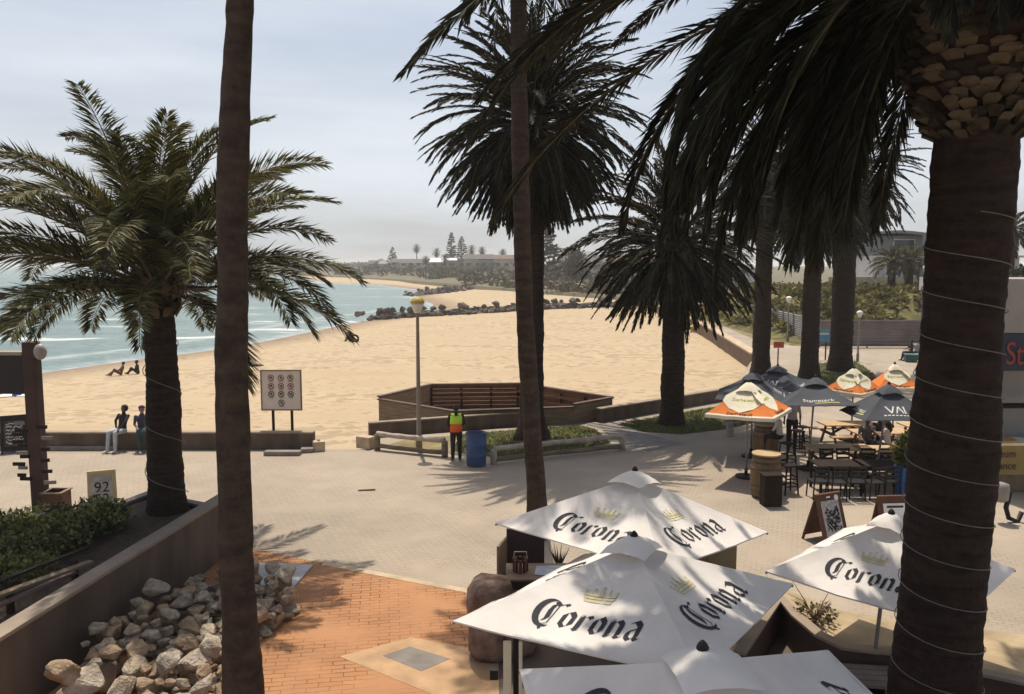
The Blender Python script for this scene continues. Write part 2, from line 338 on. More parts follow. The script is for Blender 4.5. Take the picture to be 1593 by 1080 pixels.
# land behind the beaches
LB = [(114, 21.5), (143, 23.5), (219, -6), (338, -48), (496, -119), (640, -185), (1400, -600), (4000, -900)]
def land_x(y): return float(np.interp(y, [a for a, b in LB], [b for a, b in LB]))
def land_z(x, y): return .12+3.6*min(1, max(0, (y-200)/260))*min(1, max(0, (x-land_x(y))/50))
ys = 114*np.power(4000/114, np.linspace(0, 1, 70)); us = np.concatenate([[0, 0], np.linspace(0, 1, 50)[1:]**2])
X = np.array([[land_x(y)+(0 if i < 2 else 1)*u*(y*1.1+150) for i, u in enumerate(us)] for y in ys]); Y = np.repeat(ys[:, None], len(us), 1)
Z = np.array([[(-3 if i == 0 else land_z(x, y)) for i, x in enumerate(row)] for row, y in zip(X, ys)])
struct(grid_obj('coast_land', X, Y, Z, LAND))
sheet('car_park', [(21.6, 113), (22.5, 104), (120, 104), (120, 113)], .01, ROADM)
sheet('coast_road', [(30, 118), (33, 150), (15, 215), (25, 222), (46, 155), (60, 118)], .16, ROADM)
# lawns
def lawn(name, pts, base, dens, seed, h=.10, kind_label=None, blade=None):
    rng = np.random.default_rng(seed); sheet(name, pts, .014, base)
    poly = [(p[0], p[1]) for p in pts]; xs = [p[0] for p in poly]; ysl = [p[1] for p in poly]
    n = int(dens*(max(xs)-min(xs))*(max(ysl)-min(ysl))); q = np.stack([rng.uniform(min(xs), max(xs), n), rng.uniform(min(ysl), max(ysl), n)], -1)
    ins = np.zeros(n, bool); k = len(poly)
    for i in range(k):
        (x1, y1), (x2, y2) = poly[i], poly[(i+1) % k]
        if y1 == y2: continue
        cnd = ((y1 > q[:, 1]) != (y2 > q[:, 1])) & (q[:, 0] < (x2-x1)*(q[:, 1]-y1)/(y2-y1)+x1); ins ^= cnd
    q = q[ins]; n = len(q); a = rng.uniform(0, 2*PI, n); wd = rng.uniform(.006, .016, n); hh = h*rng.uniform(.4, 1.2, n); ln = rng.normal(0, .04, (n, 2))
    V = np.zeros((n, 3, 3)); V[:, 0, 0] = q[:, 0]-np.cos(a)*wd; V[:, 0, 1] = q[:, 1]-np.sin(a)*wd; V[:, 1, 0] = q[:, 0]+np.cos(a)*wd; V[:, 1, 1] = q[:, 1]+np.sin(a)*wd
    V[:, :2, 2] = .014; V[:, 2, :2] = q+ln; V[:, 2, 2] = hh
    mb = MB(); mb.arrays(V.reshape(-1, 3), np.arange(n*3).reshape(-1, 3)); o = mb.build('grass', blade or GRASS_BLADE); tag(o, kind='stuff'); return o
lawn('lawn', pxs(((700,702),(770,712),(860,706),(950,690),(925,668),(900,662),(720,676))), GRASS_BASE, 420, 1)
lawn('lawn', pxs(((962,660),(1115,633),(1190,630),(1200,652),(1130,668),(1060,676),(1000,672))), GRASS_BASE, 420, 2)
lawn('lawn', pxs(((1262,598),(1272,566),(1330,562),(1350,575),(1375,600))), GRASS_BASE, 120, 3, .14)
sheet('dry_lawn', pxs(((590,697),(640,681),(715,678),(697,702),(690,707))), .010, DRYGRASS)
sheet('promenade_lawn', pxs(((1088,492),(1135,478),(1190,498),(1250,535),(1195,537))), .014, DRYGRASS)
sheet('path', pxs(((905,658),(958,660),(1000,674),(1060,690),(1010,702),(968,690),(935,668))), .009, CONC_GREY)
# grassy bank behind the fence
gx, gy = np.meshgrid(np.linspace(21, 75, 50), np.linspace(59.5, 92, 30))
gz = .1+3.2*np.clip((gy-61)/11, 0, 1)+.35*np.sin(gx*.5)*np.clip((gy-60)/8, 0, 1)*np.cos(gy*.4)
gz = np.where(gx < 26, gz*np.clip((gx-21.5)/4, 0, 1), gz)
struct(grid_obj('grass_bank', gx, gy, gz, mat('bank_grass', (.07, .07, .022), .95, .35, .8, .6, 6, col2=(.17, .145, .05))))
BANK = (gx, gy, gz)
# ---------------------------------------------------------------- palms
def trunk_mat(name, col, scar, ring=7., fib=1.):
    m, t, b = principled(name); L = t.links; N = t.nodes
    c = N.new('ShaderNodeTexCoord'); mp = N.new('ShaderNodeMapping'); mp.inputs['Scale'].default_value = (1, 1, ring)
    L.new(c.outputs['Object'], mp.inputs[0])
    n = N.new('ShaderNodeTexNoise'); n.inputs['Scale'].default_value = 2.2; n.inputs['Detail'].default_value = 6; L.new(mp.outputs[0], n.inputs['Vector'])
    r = N.new('ShaderNodeValToRGB'); r.color_ramp.elements[0].position = .34; r.color_ramp.elements[1].position = .68
    r.color_ramp.elements[0].color = (*scar, 1); r.color_ramp.elements[1].color = (*col, 1); L.new(r.outputs[0], b.inputs['Base Color'])
    bp = N.new('ShaderNodeBump'); bp.inputs['Strength'].default_value = .9; bp.inputs['Distance'].default_value = .07
    n2 = N.new('ShaderNodeTexNoise'); n2.inputs['Scale'].default_value = 9; n2.inputs['Detail'].default_value = 6; n2.inputs['Roughness'].default_value = .7; L.new(c.outputs['Object'], n2.inputs['Vector'])
    ad = N.new('ShaderNodeMath'); ad.operation = 'MULTIPLY_ADD'; ad.inputs[1].default_value = .9; L.new(n2.outputs['Fac'], ad.inputs[0]); L.new(n.outputs['Fac'], ad.inputs[2])
    L.new(ad.outputs[0], bp.inputs['Height']); hf = N.new('ShaderNodeMath'); hf.operation = 'MULTIPLY_ADD'; hf.inputs[1].default_value = .8; hf.inputs[2].default_value = -.26; L.new(ad.outputs[0], hf.inputs[0]); L.new(hf.outputs[0], r.inputs[0]); L.new(bp.outputs[0], b.inputs['Normal']); b.inputs['Roughness'].default_value = .9; b.inputs['Specular IOR Level'].default_value = .15
    return m
TRUNK = trunk_mat('palm_bark', (.052, .035, .026), (.022, .015, .012))
TRUNK_B = trunk_mat('smooth_palm_bark', (.095, .066, .048), (.045, .031, .023), 3.)
TRUNK_RED = trunk_mat('shaved_palm_bark', (.050, .030, .023), (.020, .013, .010), 6.)
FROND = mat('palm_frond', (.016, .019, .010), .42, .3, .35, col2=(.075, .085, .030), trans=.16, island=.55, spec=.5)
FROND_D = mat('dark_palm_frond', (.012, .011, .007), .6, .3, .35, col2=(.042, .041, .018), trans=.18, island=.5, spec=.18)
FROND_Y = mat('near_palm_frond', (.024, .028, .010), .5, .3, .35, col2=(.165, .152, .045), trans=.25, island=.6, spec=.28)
RACHIS = mat('frond_stalk', (.12, .09, .045), .6, .3, 3., col2=(.24, .19, .10))
RACHIS_D = mat('dry_frond_stalk', (.055, .042, .024), .7, .3, 3., col2=(.12, .095, .055))
BOOT = mat('cut_frond_base', (.035, .023, .014), .85, .3, 4., .4, 30, col2=(.125, .088, .052), island=.7)
BARKS = mat('boot_gap', (.035, .024, .018), .95, .3, 5.)
def frond(mb, rng, base, az, e0, droop, L, n, ll, lw, vee=.5, K=9, side=0., rt=.022, pw=1.35, al0=52, al1=24):
    s = np.linspace(0, 1, K+1); e = e0-droop*s**pw; a = az+side*s
    T = np.stack([np.cos(e)*np.sin(a), np.cos(e)*np.cos(a), np.sin(e)], -1)
    p = np.zeros((K+1, 3)); p[1:] = np.cumsum((T[1:]+T[:-1])/2*(L/K), 0); p += np.array(base)
    S = np.stack([np.cos(a), -np.sin(a), np.zeros(K+1)], -1); roll = rng.normal(0, .30)
    Nn = np.cross(S, T); S2 = S*math.cos(roll)+Nn*math.sin(roll); N2 = Nn*math.cos(roll)-S*math.sin(roll)
    tt = np.repeat(np.linspace(.13, .995, n), 2)+rng.uniform(-.4, .4, 2*n)/n; tt = np.clip(tt, .1, 1); sd = np.tile([1., -1.], n)
    ip = lambda A: np.stack([np.interp(tt, s, A[:, k]) for k in range(3)], -1)
    p0, t0, s0, n0 = ip(p), ip(T), ip(S2), ip(N2)
    al = np.radians(al0-(al0-al1)*tt)+rng.normal(0, .10, 2*n); ve = vee*(1-.4*tt)+rng.normal(0, .16, 2*n)
    d = t0*np.cos(al)[:, None]+(s0*(sd*np.cos(ve))[:, None]+n0*np.sin(ve)[:, None])*np.sin(al)[:, None]
    ln = ll*np.clip(np.sin(PI*(tt*.80+.14)), .12, 1)**.7*rng.uniform(.85, 1.1, 2*n)
    wv = t0-d*np.sum(t0*d, 1)[:, None]; wv /= np.linalg.norm(wv, axis=1)[:, None]+1e-6
    tw = rng.normal(0, .5, 2*n)[:, None]; wv = wv*np.cos(tw)+np.cross(d, wv)*np.sin(tw)
    mid = p0+d*(ln*.45)[:, None]; tip = p0+d*ln[:, None]; tip[:, 2] -= ln*rng.uniform(.05, .22, 2*n)
    V = np.stack([p0, mid+wv*(lw/2), tip, mid-wv*(lw/2)], 1).reshape(-1, 3)
    mb.mi = 0; mb.arrays(V, np.arange(len(V)).reshape(-1, 4))
    mb.mi = 1; mb.tube([Vector(x) for x in p], list(np.linspace(rt, rt*.2, K+1)), 4); mb.mi = 0
def crown(mb, seed, c, n, L, ll, lw, leaf, e_hi=86, e_lo=-30, droop=(40, 75), vee=.5, rb=.25, az=None, zspan=.5, jit=.12, rt=.022, gap=None, al0=46, al1=22, K=9, lowf=0., pw=1.35):
    rng = np.random.default_rng(seed)
    for i in range(n):
        a = (i+.5)/n; e0 = R(e_hi+(e_lo-e_hi)*a**.85)+rng.normal(0, jit)
        th = i*2.39996+rng.normal(0, .12)
        if gap and gap(th % (2*PI), a): continue
        dr = R(droop[0]+(droop[1]-droop[0])*rng.uniform(0, 1))*(1.0 if e0 > -.3 else max(.15, 1+e0)); dr = min(dr, e0+R(89)) if e0 > -R(80) else .05
        b = (c[0]+rb*math.sin(th)*min(1, .3+a), c[1]+rb*math.cos(th)*min(1, .3+a), c[2]-zspan*a)
        frond(mb, rng, b, th, e0, max(.1, dr), L*rng.uniform(.82, 1.06)*(.78+.22*min(1, a*4))*(1-lowf*a), leaf, ll*rng.uniform(.9, 1.1), lw, vee, side=rng.normal(0, .18), rt=rt, al0=al0, al1=al1, K=K, pw=pw)
def trunk_mesh(pts, rad, seed, n=14, wob=.03):
    rng = random.Random(seed); V = []; k = len(pts); mb = MB()
    for i, (p, r) in enumerate(zip(pts, rad)):
        for j in range(n):
            th = 2*PI*j/n; q = mnoise.noise(Vector((math.cos(th)*1.3+seed, math.sin(th)*1.3, p[2]*1.1)))*wob*2+mnoise.noise(Vector((math.cos(th)*4+seed, math.sin(th)*4, p[2]*6)))*wob*.6
            V.append((p[0]+(r+q*r*2)*math.cos(th), p[1]+(r+q*r*2)*math.sin(th), p[2]))
    mb.add(V, [(i*n+j, i*n+(j+1) % n, (i+1)*n+(j+1) % n, (i+1)*n+j) for i in range(k-1) for j in range(n)]+[tuple((k-1)*n+j for j in range(n))])
    return mb
def boots(mb, seed, c, z0, z1, r0, r1, rows, per, size):
    rng = random.Random(seed)     # rows of cut frond bases spiralling round the top of the trunk
    dz = (z1-z0)/max(1, rows-1)
    for i in range(rows):
        f = i/(rows-1); z = z0+dz*i; r = r0+(r1-r0)*f**.8; rn = r0+(r1-r0)*min(1.15, f+1.5/rows)**.8
        for j in range(per):
            th = 2*PI*(j+.5*(i % 2))/per+rng.uniform(-.07, .07); k = rng.uniform(.8, 1.2); h = dz*1.35*k
            o = Vector((math.sin(th), math.cos(th), 0)); t = Vector((math.cos(th), -math.sin(th), 0)); p = Vector((c[0], c[1], z+rng.uniform(-.03, .03)))+o*(r-.03)
            wd = PI*r/per*1.0; q = Vector((c[0], c[1], p.z+h))+o*(rn+.045*k); e = o*.05*k+Vector((0, 0, .02)); lean = t*rng.uniform(-.02, .05)
            mb.add([p-t*wd*.55, p+t*wd*.55, q+lean+t*wd*.95-Vector((0, 0, h*.3)), q+lean+t*wd*.5, q+lean-t*wd*.5, q+lean-t*wd*.95-Vector((0, 0, h*.3)), q-o*.10+lean+t*wd*.5, q-o*.10+lean-t*wd*.5],
                   [(0,1,2,5),(5,2,3,4),(4,3,6,7),(1,6,3,2),(0,5,4,7)])
def palm(label, base, H, rb, rt, seed, cr, lean=(0, 0), material=TRUNK, fm=FROND, bulge=None, flare=1.25, wob=.03, boot=None, group=None, trunk_top=None, bend=0.):
    t = thing('palm_tree', label, 'palm tree', base, group); k = 90; pts = []; rad = []; rj = random.Random(seed)
    top = trunk_top or H
    for i in range(k):
        f = i/(k-1); z = base[2]-.05+top*f
        pts.append((base[0]+lean[0]*f+bend*math.sin(f*PI*1.3), base[1]+lean[1]*f, z))
        r = rt+(rb-rt)*(1-f)**1.2
        if f < .1: r *= 1+(flare-1)*(1-f/.1)**1.5
        if bulge and z > base[2]+top-bulge[0]: r = r+(bulge[1]-r)*min(1, ((z-base[2]-top+bulge[0])/bulge[0]))**.7
        rad.append(r*rj.uniform(.975, 1.03))
    trunk_mesh(pts, rad, seed, 18, wob).build('trunk', material, t, smooth=True)
    c = (pts[-1][0], pts[-1][1], base[2]+H)
    if boot:
        b = MB(); boots(b, seed, c, *boot); b.build('cut_frond_bases', BOOT, t)
    m = MB(); crown(m, seed, c, **cr); m.build('crown', [fm, RACHIS], t)
    return t
def wrap_cable(label, base, pts_r, turns, z0, z1, rad=.008, ph=0.):
    mb = MB(); n = int(turns*22); pts = []
    for i in range(n+1):
        f = i/n; z = z0+(z1-z0)*f; th = ph+2*PI*turns*f; x, y, r = pts_r(z)
        pts.append((x+(r+.020)*math.sin(th), y+(r+.020)*math.cos(th), z))
    mb.tube(pts, rad, 5); return tag(mb.build('light_cable', mat('pale_cable', (.19, .16, .13), .6, .2, 3.), loc=base), label, 'cable', 'cables wound round palm trunks')
# 1 the planter palm on the left
b1 = P(261, 792, .85)
palm('stocky date palm with full arching crown in the planter on the left', b1, 5.0, .385, .285, 11,
     dict(n=70, L=4.65, lowf=.14, ll=.74, lw=.034, leaf=165, e_hi=87, e_lo=2, droop=(40, 84), vee=.36, pw=1.75, rb=.22, zspan=.40, rt=.03, al0=58, al1=38, K=12), fm=FROND_Y, flare=1.12, bulge=(.75, .44),
     boot=(b1.z+4.1, b1.z+4.85, .36, .45, 5, 13, .16))
wrap_cable('thin pale cable spiralling round the planter palm trunk', b1, lambda z: (b1.x, b1.y, (.285+.10*(1-(z-b1.z)/5.0)**1.2+.02)), 3.1, b1.z+.3, b1.z+3.6, .009, 1.0)
# 2 the bare slender trunk rising through the left of the view
b2 = P(374, 1165, 0); b2.x = -3.31
palm('tall slender palm trunk rising past the rock heap, its crown above the view', b2, 13.5, .225, .125, 22,
     dict(n=46, L=2.4, ll=.5, lw=.04, leaf=40, e_hi=80, e_lo=-60, droop=(50, 85), rb=.15), lean=(.40, .1), material=TRUNK_B, wob=.04, flare=1.3, bend=-.17)
# 3 the slender trunk behind the white umbrellas
b3 = P(840, 835, 0)
palm('slender leaning palm trunk rising behind the farthest white umbrella', b3, 14.2, .205, .165, 33,
     dict(n=64, L=3.0, ll=.55, lw=.04, leaf=50, e_hi=80, e_lo=-75, droop=(50, 90), rb=.15), lean=(-.62, .25), material=TRUNK_B, fm=FROND_D, wob=.04, flare=1.25, bend=-.12)
# 4 the great date palm on the lawn
b4 = P(827, 682, 0)
palm('massive date palm with dense drooping skirt, on the lawn behind the blue drum', b4, 11.4, .42, .40, 44,
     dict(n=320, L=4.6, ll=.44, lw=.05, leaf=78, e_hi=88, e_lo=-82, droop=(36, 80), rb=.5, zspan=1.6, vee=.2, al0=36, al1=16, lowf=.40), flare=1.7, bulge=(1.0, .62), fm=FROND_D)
# 5 palm beside the lawn path, with a thick boss
b5 = P(1045, 660, 0)
palm('date palm with thick ragged boss beside the low wall, left of the orange umbrella', b5, 7.4, .44, .41, 55,
     dict(n=190, L=4.9, ll=.44, lw=.05, leaf=78, e_hi=86, e_lo=-62, droop=(36, 72), rb=.5, zspan=1.3, vee=.3, al0=38, al1=18, lowf=.42), bulge=(1.6, .75), fm=FROND_D,
     boot=(5.1, 6.6, .55, .7, 6, 12, .24))
for i, (px, py, H, L, n, sd, lab) in enumerate((
    (1183, 585, 12.0, 4.6, 80, 66, 'tall date palm with straight trunk behind the dark umbrellas, left of the orange sign'),
    (1258, 588, 10.2, 4.6, 100, 77, 'date palm with shaggy boss on the small lawn behind the umbrellas'),
    (1307, 577, 11.5, 4.7, 100, 88, 'thick trunked date palm rightmost on the small lawn behind the umbrellas'))):
    b = P(px, py, 0)
    palm(lab, b, H, .47 if i != 2 else .62, .42 if i != 2 else .58, sd, dict(n=int(n*1.6), L=L, ll=.46, lw=.065, leaf=56, al0=38, al1=18, lowf=.3, e_hi=86, e_lo=-80, droop=(45, 85), rb=.55, zspan=1.4, vee=.3),
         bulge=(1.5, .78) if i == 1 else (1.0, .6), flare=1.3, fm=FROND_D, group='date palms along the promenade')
for px, py, H, sd, dp, lab in ((1116, 487, 8.5, 91, 98, 'dark palm beyond the lawn near the parked cars'), (1127, 486, 7.6, 92, 102, 'thinner dark palm close behind the lawn palm near the cars')):
    b = P(px, py, 0)
    palm(lab, b, H, .42, .36, sd, dict(n=55, L=4.2, ll=.5, lw=.09, leaf=26, e_hi=86, e_lo=-75, droop=(45, 85), rb=.5, zspan=1.0, vee=.3), fm=FROND_D, bulge=(1.2, .6))
# 9 the near palm on the right, wound with cable, its crown filling the top of the view
YN = 8.57; bn = Vector((4.78, YN+.05, 0)); zt = 7.52
def nr(z):
    f = max(0, min(1, z/zt)); return (4.78+.14*f, YN+.05, .472+.017*math.sin(z*2)-.076*f)
t = thing('palm_tree', 'huge near date palm on the right with cable wound trunk and hanging fronds', 'palm tree', bn)
pts = []; rad = []; XN = 4.92
for i in range(150):
    z = -.1+(zt+.1)*i/149; x, y, r = nr(z); pts.append((x, y, z)); rad.append(r*(1+.010*math.sin(i*1.9)+.012*math.sin(i*.73)))
for i in range(1, 9):
    z = zt+1.75*i/8; pts.append((XN, YN+.05, z)); rad.append(.40+.66*(i/8)**.62)
trunk_mesh(pts, rad, 5, 28, .016).build('trunk', TRUNK_RED, t, smooth=True)
b = MB(); boots(b, 9, (XN, YN+.05), zt-.22, zt+1.55, .40, 1.04, 21, 19, .19); b.build('cut_frond_bases', BOOT, t)
m = MB(); rng = np.random.default_rng(123); nf = 370
for i in range(nf):
    a = (i+.5)/nf; th = i*2.39996+rng.normal(0, .1)
    sea, away = -math.sin(th), math.cos(th)          # the side towards the sea keeps its long fronds, the lane side is trimmed
    if a > .36 and sea < (.06 if a > .42 else -.1): continue
    if a > .35 and away < -.35 and sea < .9: continue
    e0 = R(78-140*a**.85)+rng.normal(0, .10); dr = R(rng.uniform(45, 80)); dr = max(.1, min(dr, e0+R(86)))
    if a < .30: dr = min(dr, R(rng.uniform(25, 50)))
    elif rng.random() < (.30 if a < .42 else .34): continue
    if a >= .42: e0 = R(rng.uniform(-66, 44)); dr = e0+R(rng.uniform(80, 88))
    L = 1.165*(rng.uniform(5.0, 5.6) if a < .30 else rng.uniform(4.3, 5.3) if a < .42 else rng.uniform(3.7, 4.7))*(.85+.15*min(1, a*4))*(1-.10*max(0, a-.45)/.55)
    if a >= .42: L = (2.75+1.75*(math.degrees(e0)+66)/110)*rng.uniform(.88, 1.12)
    frond(m, rng, (XN+.7*math.sin(th)*min(1, .4+a), YN+.05+.7*math.cos(th)*min(1, .4+a), zt+2.17-.99*a), th, e0, dr, L, 150, .50, .036, .30, K=12, side=rng.normal(0, .15), rt=.028, pw=1.25 if a < .42 else .72, al0=36, al1=17)
for i in range(84):              # extra broad fronds, mostly unseen above the view, added to shade the umbrellas
    th = rng.uniform(-2.6, .75); e0 = R(rng.uniform(26, 66))
    frond(m, rng, (XN+.5*math.sin(th), YN+.05+.5*math.cos(th), zt+2.1), th, e0, R(rng.uniform(26, 44)), rng.uniform(5.4, 6.3), 100, .62, .12, .15, K=10, side=rng.normal(0, .12), rt=.028, al0=46, al1=24)
for i in range(34):               # dead fronds hanging over the boss
    th = rng.uniform(1.5, 3.9); e0 = R(rng.uniform(-25, 15))
    frond(m, rng, (XN+.75*math.sin(th), YN+.05+.75*math.cos(th), zt+2.0+rng.uniform(-.1, .3)), th, e0, e0+R(rng.uniform(78, 87)), rng.uniform(1.4, 2.3), 60, .40, .05, .15, K=8, side=rng.normal(0, .3), rt=.02, pw=.6, al0=38, al1=18)
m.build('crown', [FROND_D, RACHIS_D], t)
wrap_cable('pale cable wound round the near right palm trunk', bn, nr, 13.2, .4, 6.55, .0055, 2.2)
# ---------------------------------------------------------------- umbrellas
CANVAS = mat('white_canvas', (.72, .675, .62), .85, .10, 1.6, .22, 5, trans=.08)
CANVAS_D = mat('charcoal_canvas', (.055, .06, .07), .8, .15, 2., .08, 6)
CANVAS_O = mat('orange_canvas', (.66, .19, .035), .8, .10, 2., .08, 6, trans=.1)
CANVAS_C = mat('cream_canvas', (.70, .64, .48), .8, .06, 2.)
INK = mat('black_print', (.028, .028, .034), .8, .1, 4.)
INKW = mat('pale_print', (.62, .60, .55), .8, .1, 4.)
INKY = mat('yellow_print', (.58, .50, .22), .85, .2, 9., col2=(.70, .65, .46))
INKG = mat('lime_print', (.50, .52, .16), .8, .1, 4.)
INKO = mat('brown_print', (.20, .07, .02), .8, .1, 4.)
def nib(paths, wd=.21, ang=40):
    n = Vector((math.cos(R(ang)), math.sin(R(ang))))*wd/2; Q = []
    for pth in paths:
        sc = 1.
        if isinstance(pth[0], (int, float)): sc = pth[0]; pth = pth[1:]
        pts = [Vector(p) for p in pth]
        for a, b in zip(pts, pts[1:]):
            m = n*sc; d = (b-a); q = Vector((-d.y, d.x)); q = q.normalized()*.014 if q.length else q
            for (u, v) in ((m, m), (q, q)):
                k = [a-u, a+u, b+v, b-v]
                ar = sum(k[i].x*k[(i+1) % 4].y-k[(i+1) % 4].x*k[i].y for i in range(4))
                Q.append(k if ar > 0 else k[::-1])
    return Q
def arc(cx, cy, rx, ry, a0, a1, n=9): return [(cx+rx*math.cos(R(a0+(a1-a0)*i/n)), cy+ry*math.sin(R(a0+(a1-a0)*i/n))) for i in range(n+1)]
GL = {  # blackletter strokes, x-height 1
 'C': ([[1.0, (.86, 1.34), (1.06, 1.20), (1.34, 1.36), (1.42, 1.28)], [1.25, (.84, 1.18), (.76, .85), (.80, .35), (.70, .16)], [.25, (1.04, 1.2), (.96, .05)], [.9, (.62, -.14), (.98, .06)], [.7, (.74, -.20), (.82, -.36)]], 1.40),
 'o': ([[1.25, (.14, .80), (.14, .22)], [(.14, .80), (.38, 1.0)], [1.25, (.38, 1.0), (.58, .76), (.58, .22)], [(.14, .22), (.34, .0), (.58, .22)]], .80),
 'r': ([[1.25, (.16, .86), (.16, .10)], [(.04, .82), (.20, .98)], [(.06, .06), (.2, .0), (.3, .1)], [1.1, (.30, .84), (.46, .98), (.58, .84)]], .66),
 'n': ([[1.25, (.16, .86), (.16, .10)], [(.04, .82), (.2, .98)], [(.08, .06), (.2, .0), (.28, .1)], [(.26, .80), (.44, .98)], [1.25, (.44, .96), (.60, .78), (.60, .14)], [(.52, .08), (.66, .0), (.78, .12)]], .86),
 'a': ([[(.16, .90), (.38, 1.0)], [1.25, (.38, 1.0), (.58, .80), (.58, .14)], [1.2, (.16, .44), (.16, .16)], [(.16, .46), (.56, .62)], [(.16, .14), (.32, .0), (.54, .18)], [(.54, .1), (.66, .0), (.78, .12)]], .82)}
def blackletter(word):
    x = 0; Q = []
    for ch in word:
        st, adv = GL[ch]
        if ch == 'C':             # the heavy crescent of the capital
            for i in range(14):
                e = [(k, R(80+212*k/14)) for k in (i, i+1)]; o_ = [Vector((x+.74+.68*math.cos(a), .60+.84*math.sin(a))) for k, a in e]; n_ = [Vector((x+.90+.53*math.cos(a), .64+.74*math.sin(a))) for k, a in e]
                Q.append([o_[0], o_[1], n_[1], n_[0]])
        Q += [[Vector((p.x+x, p.y)) for p in q] for q in nib(st)]; x += adv
    return Q, x
WORD, WORD_W = blackletter('Corona')
def crown_print():
    Q = [[(-.5, 0), (.5, 0), (.53, .10), (-.53, .10)], [(-.55, .14), (.55, .14), (.60, .24), (-.60, .24)]]
    for i in range(5):
        x = -.48+.24*i; h = .62-.10*abs(i-2); Q.append([(x-.11, .27), (x+.11, .27), (x*1.15+.03, h), (x*1.15-.03, h)])
        Q.append([(x*1.17-.055, h+.02), (x*1.17+.055, h+.02), (x*1.17+.04, h+.11), (x*1.17-.04, h+.11)])
    Q += [[(-.62, .34), (-.56, .27), (.56, .27), (.62, .34)]]
    return [[Vector(p) for p in q] for q in Q]
class Panel:                      # one sagging canvas panel between two hips
    def __init__(s, A, a, b, sag):
        s.A, s.a, s.b = A, a, b; s.m = (a+b)/2; s.u = (b-a).normalized(); s.W = (b-a).length
        v = A-s.m; s.v = v-s.u*v.dot(s.u); s.L = s.v.length; s.v.normalize(); s.n = s.u.cross(s.v).normalized(); s.sag = sag
        s.off = (A-s.m).dot(s.u)
    def at(s, u, v, h=0.):        # u, v in metres from the middle of the eave
        f = max(0, min(1, v/s.L)); hw = s.W/2*(1-f)+1e-6; x = (u-s.off*f)/hw
        g = s.sag*4*max(0, 1-x*x)*(f*(1-f)+.12*(1-f))*.55
        p = s.m+s.u*u+s.v*v; g += (mnoise.noise(p*1.7)*.03+mnoise.noise(Vector((x*5+s.a.x, f*1.3, s.a.y)))*.022*(1-f))*max(0, 1-x*x); return p-s.n*g+s.n*h
    def grid(s, mb, n=14):
        V = []; idx = {}
        for j in range(n+1):
            f = j/n
            for i in range(n+1): x = -1+2*i/n; V.append(s.at(s.off*f+x*s.W/2*(1-f), f*s.L))
        mb.add(V, [(j*(n+1)+i, j*(n+1)+i+1, (j+1)*(n+1)+i+1, (j+1)*(n+1)+i) for j in range(n) for i in range(n)])
def print_on(mb, pan, Q, cu, cv, sc, h=.006):
    for k, q in enumerate(Q):     # every stroke follows the canvas a few millimetres above it
        a, b, c, d = [Vector(p) for p in q]; nu = max(1, int(max((b-a).length, (d-c).length)*sc/.12)); nv = max(1, int((d-a).length*sc/.12))
        V = []
        for j in range(nv+1):
            for i in range(nu+1):
                p = (a.lerp(b, i/nu)).lerp(d.lerp(c, i/nu), j/nv); V.append(pan.at(cu+p.x*sc, cv+p.y*sc, h+.0002*(k % 9)))
        mb.add(V, [(j*(nu+1)+i, j*(nu+1)+i+1, (j+1)*(nu+1)+i+1, (j+1)*(nu+1)+i) for j in range(nv) for i in range(nu)])
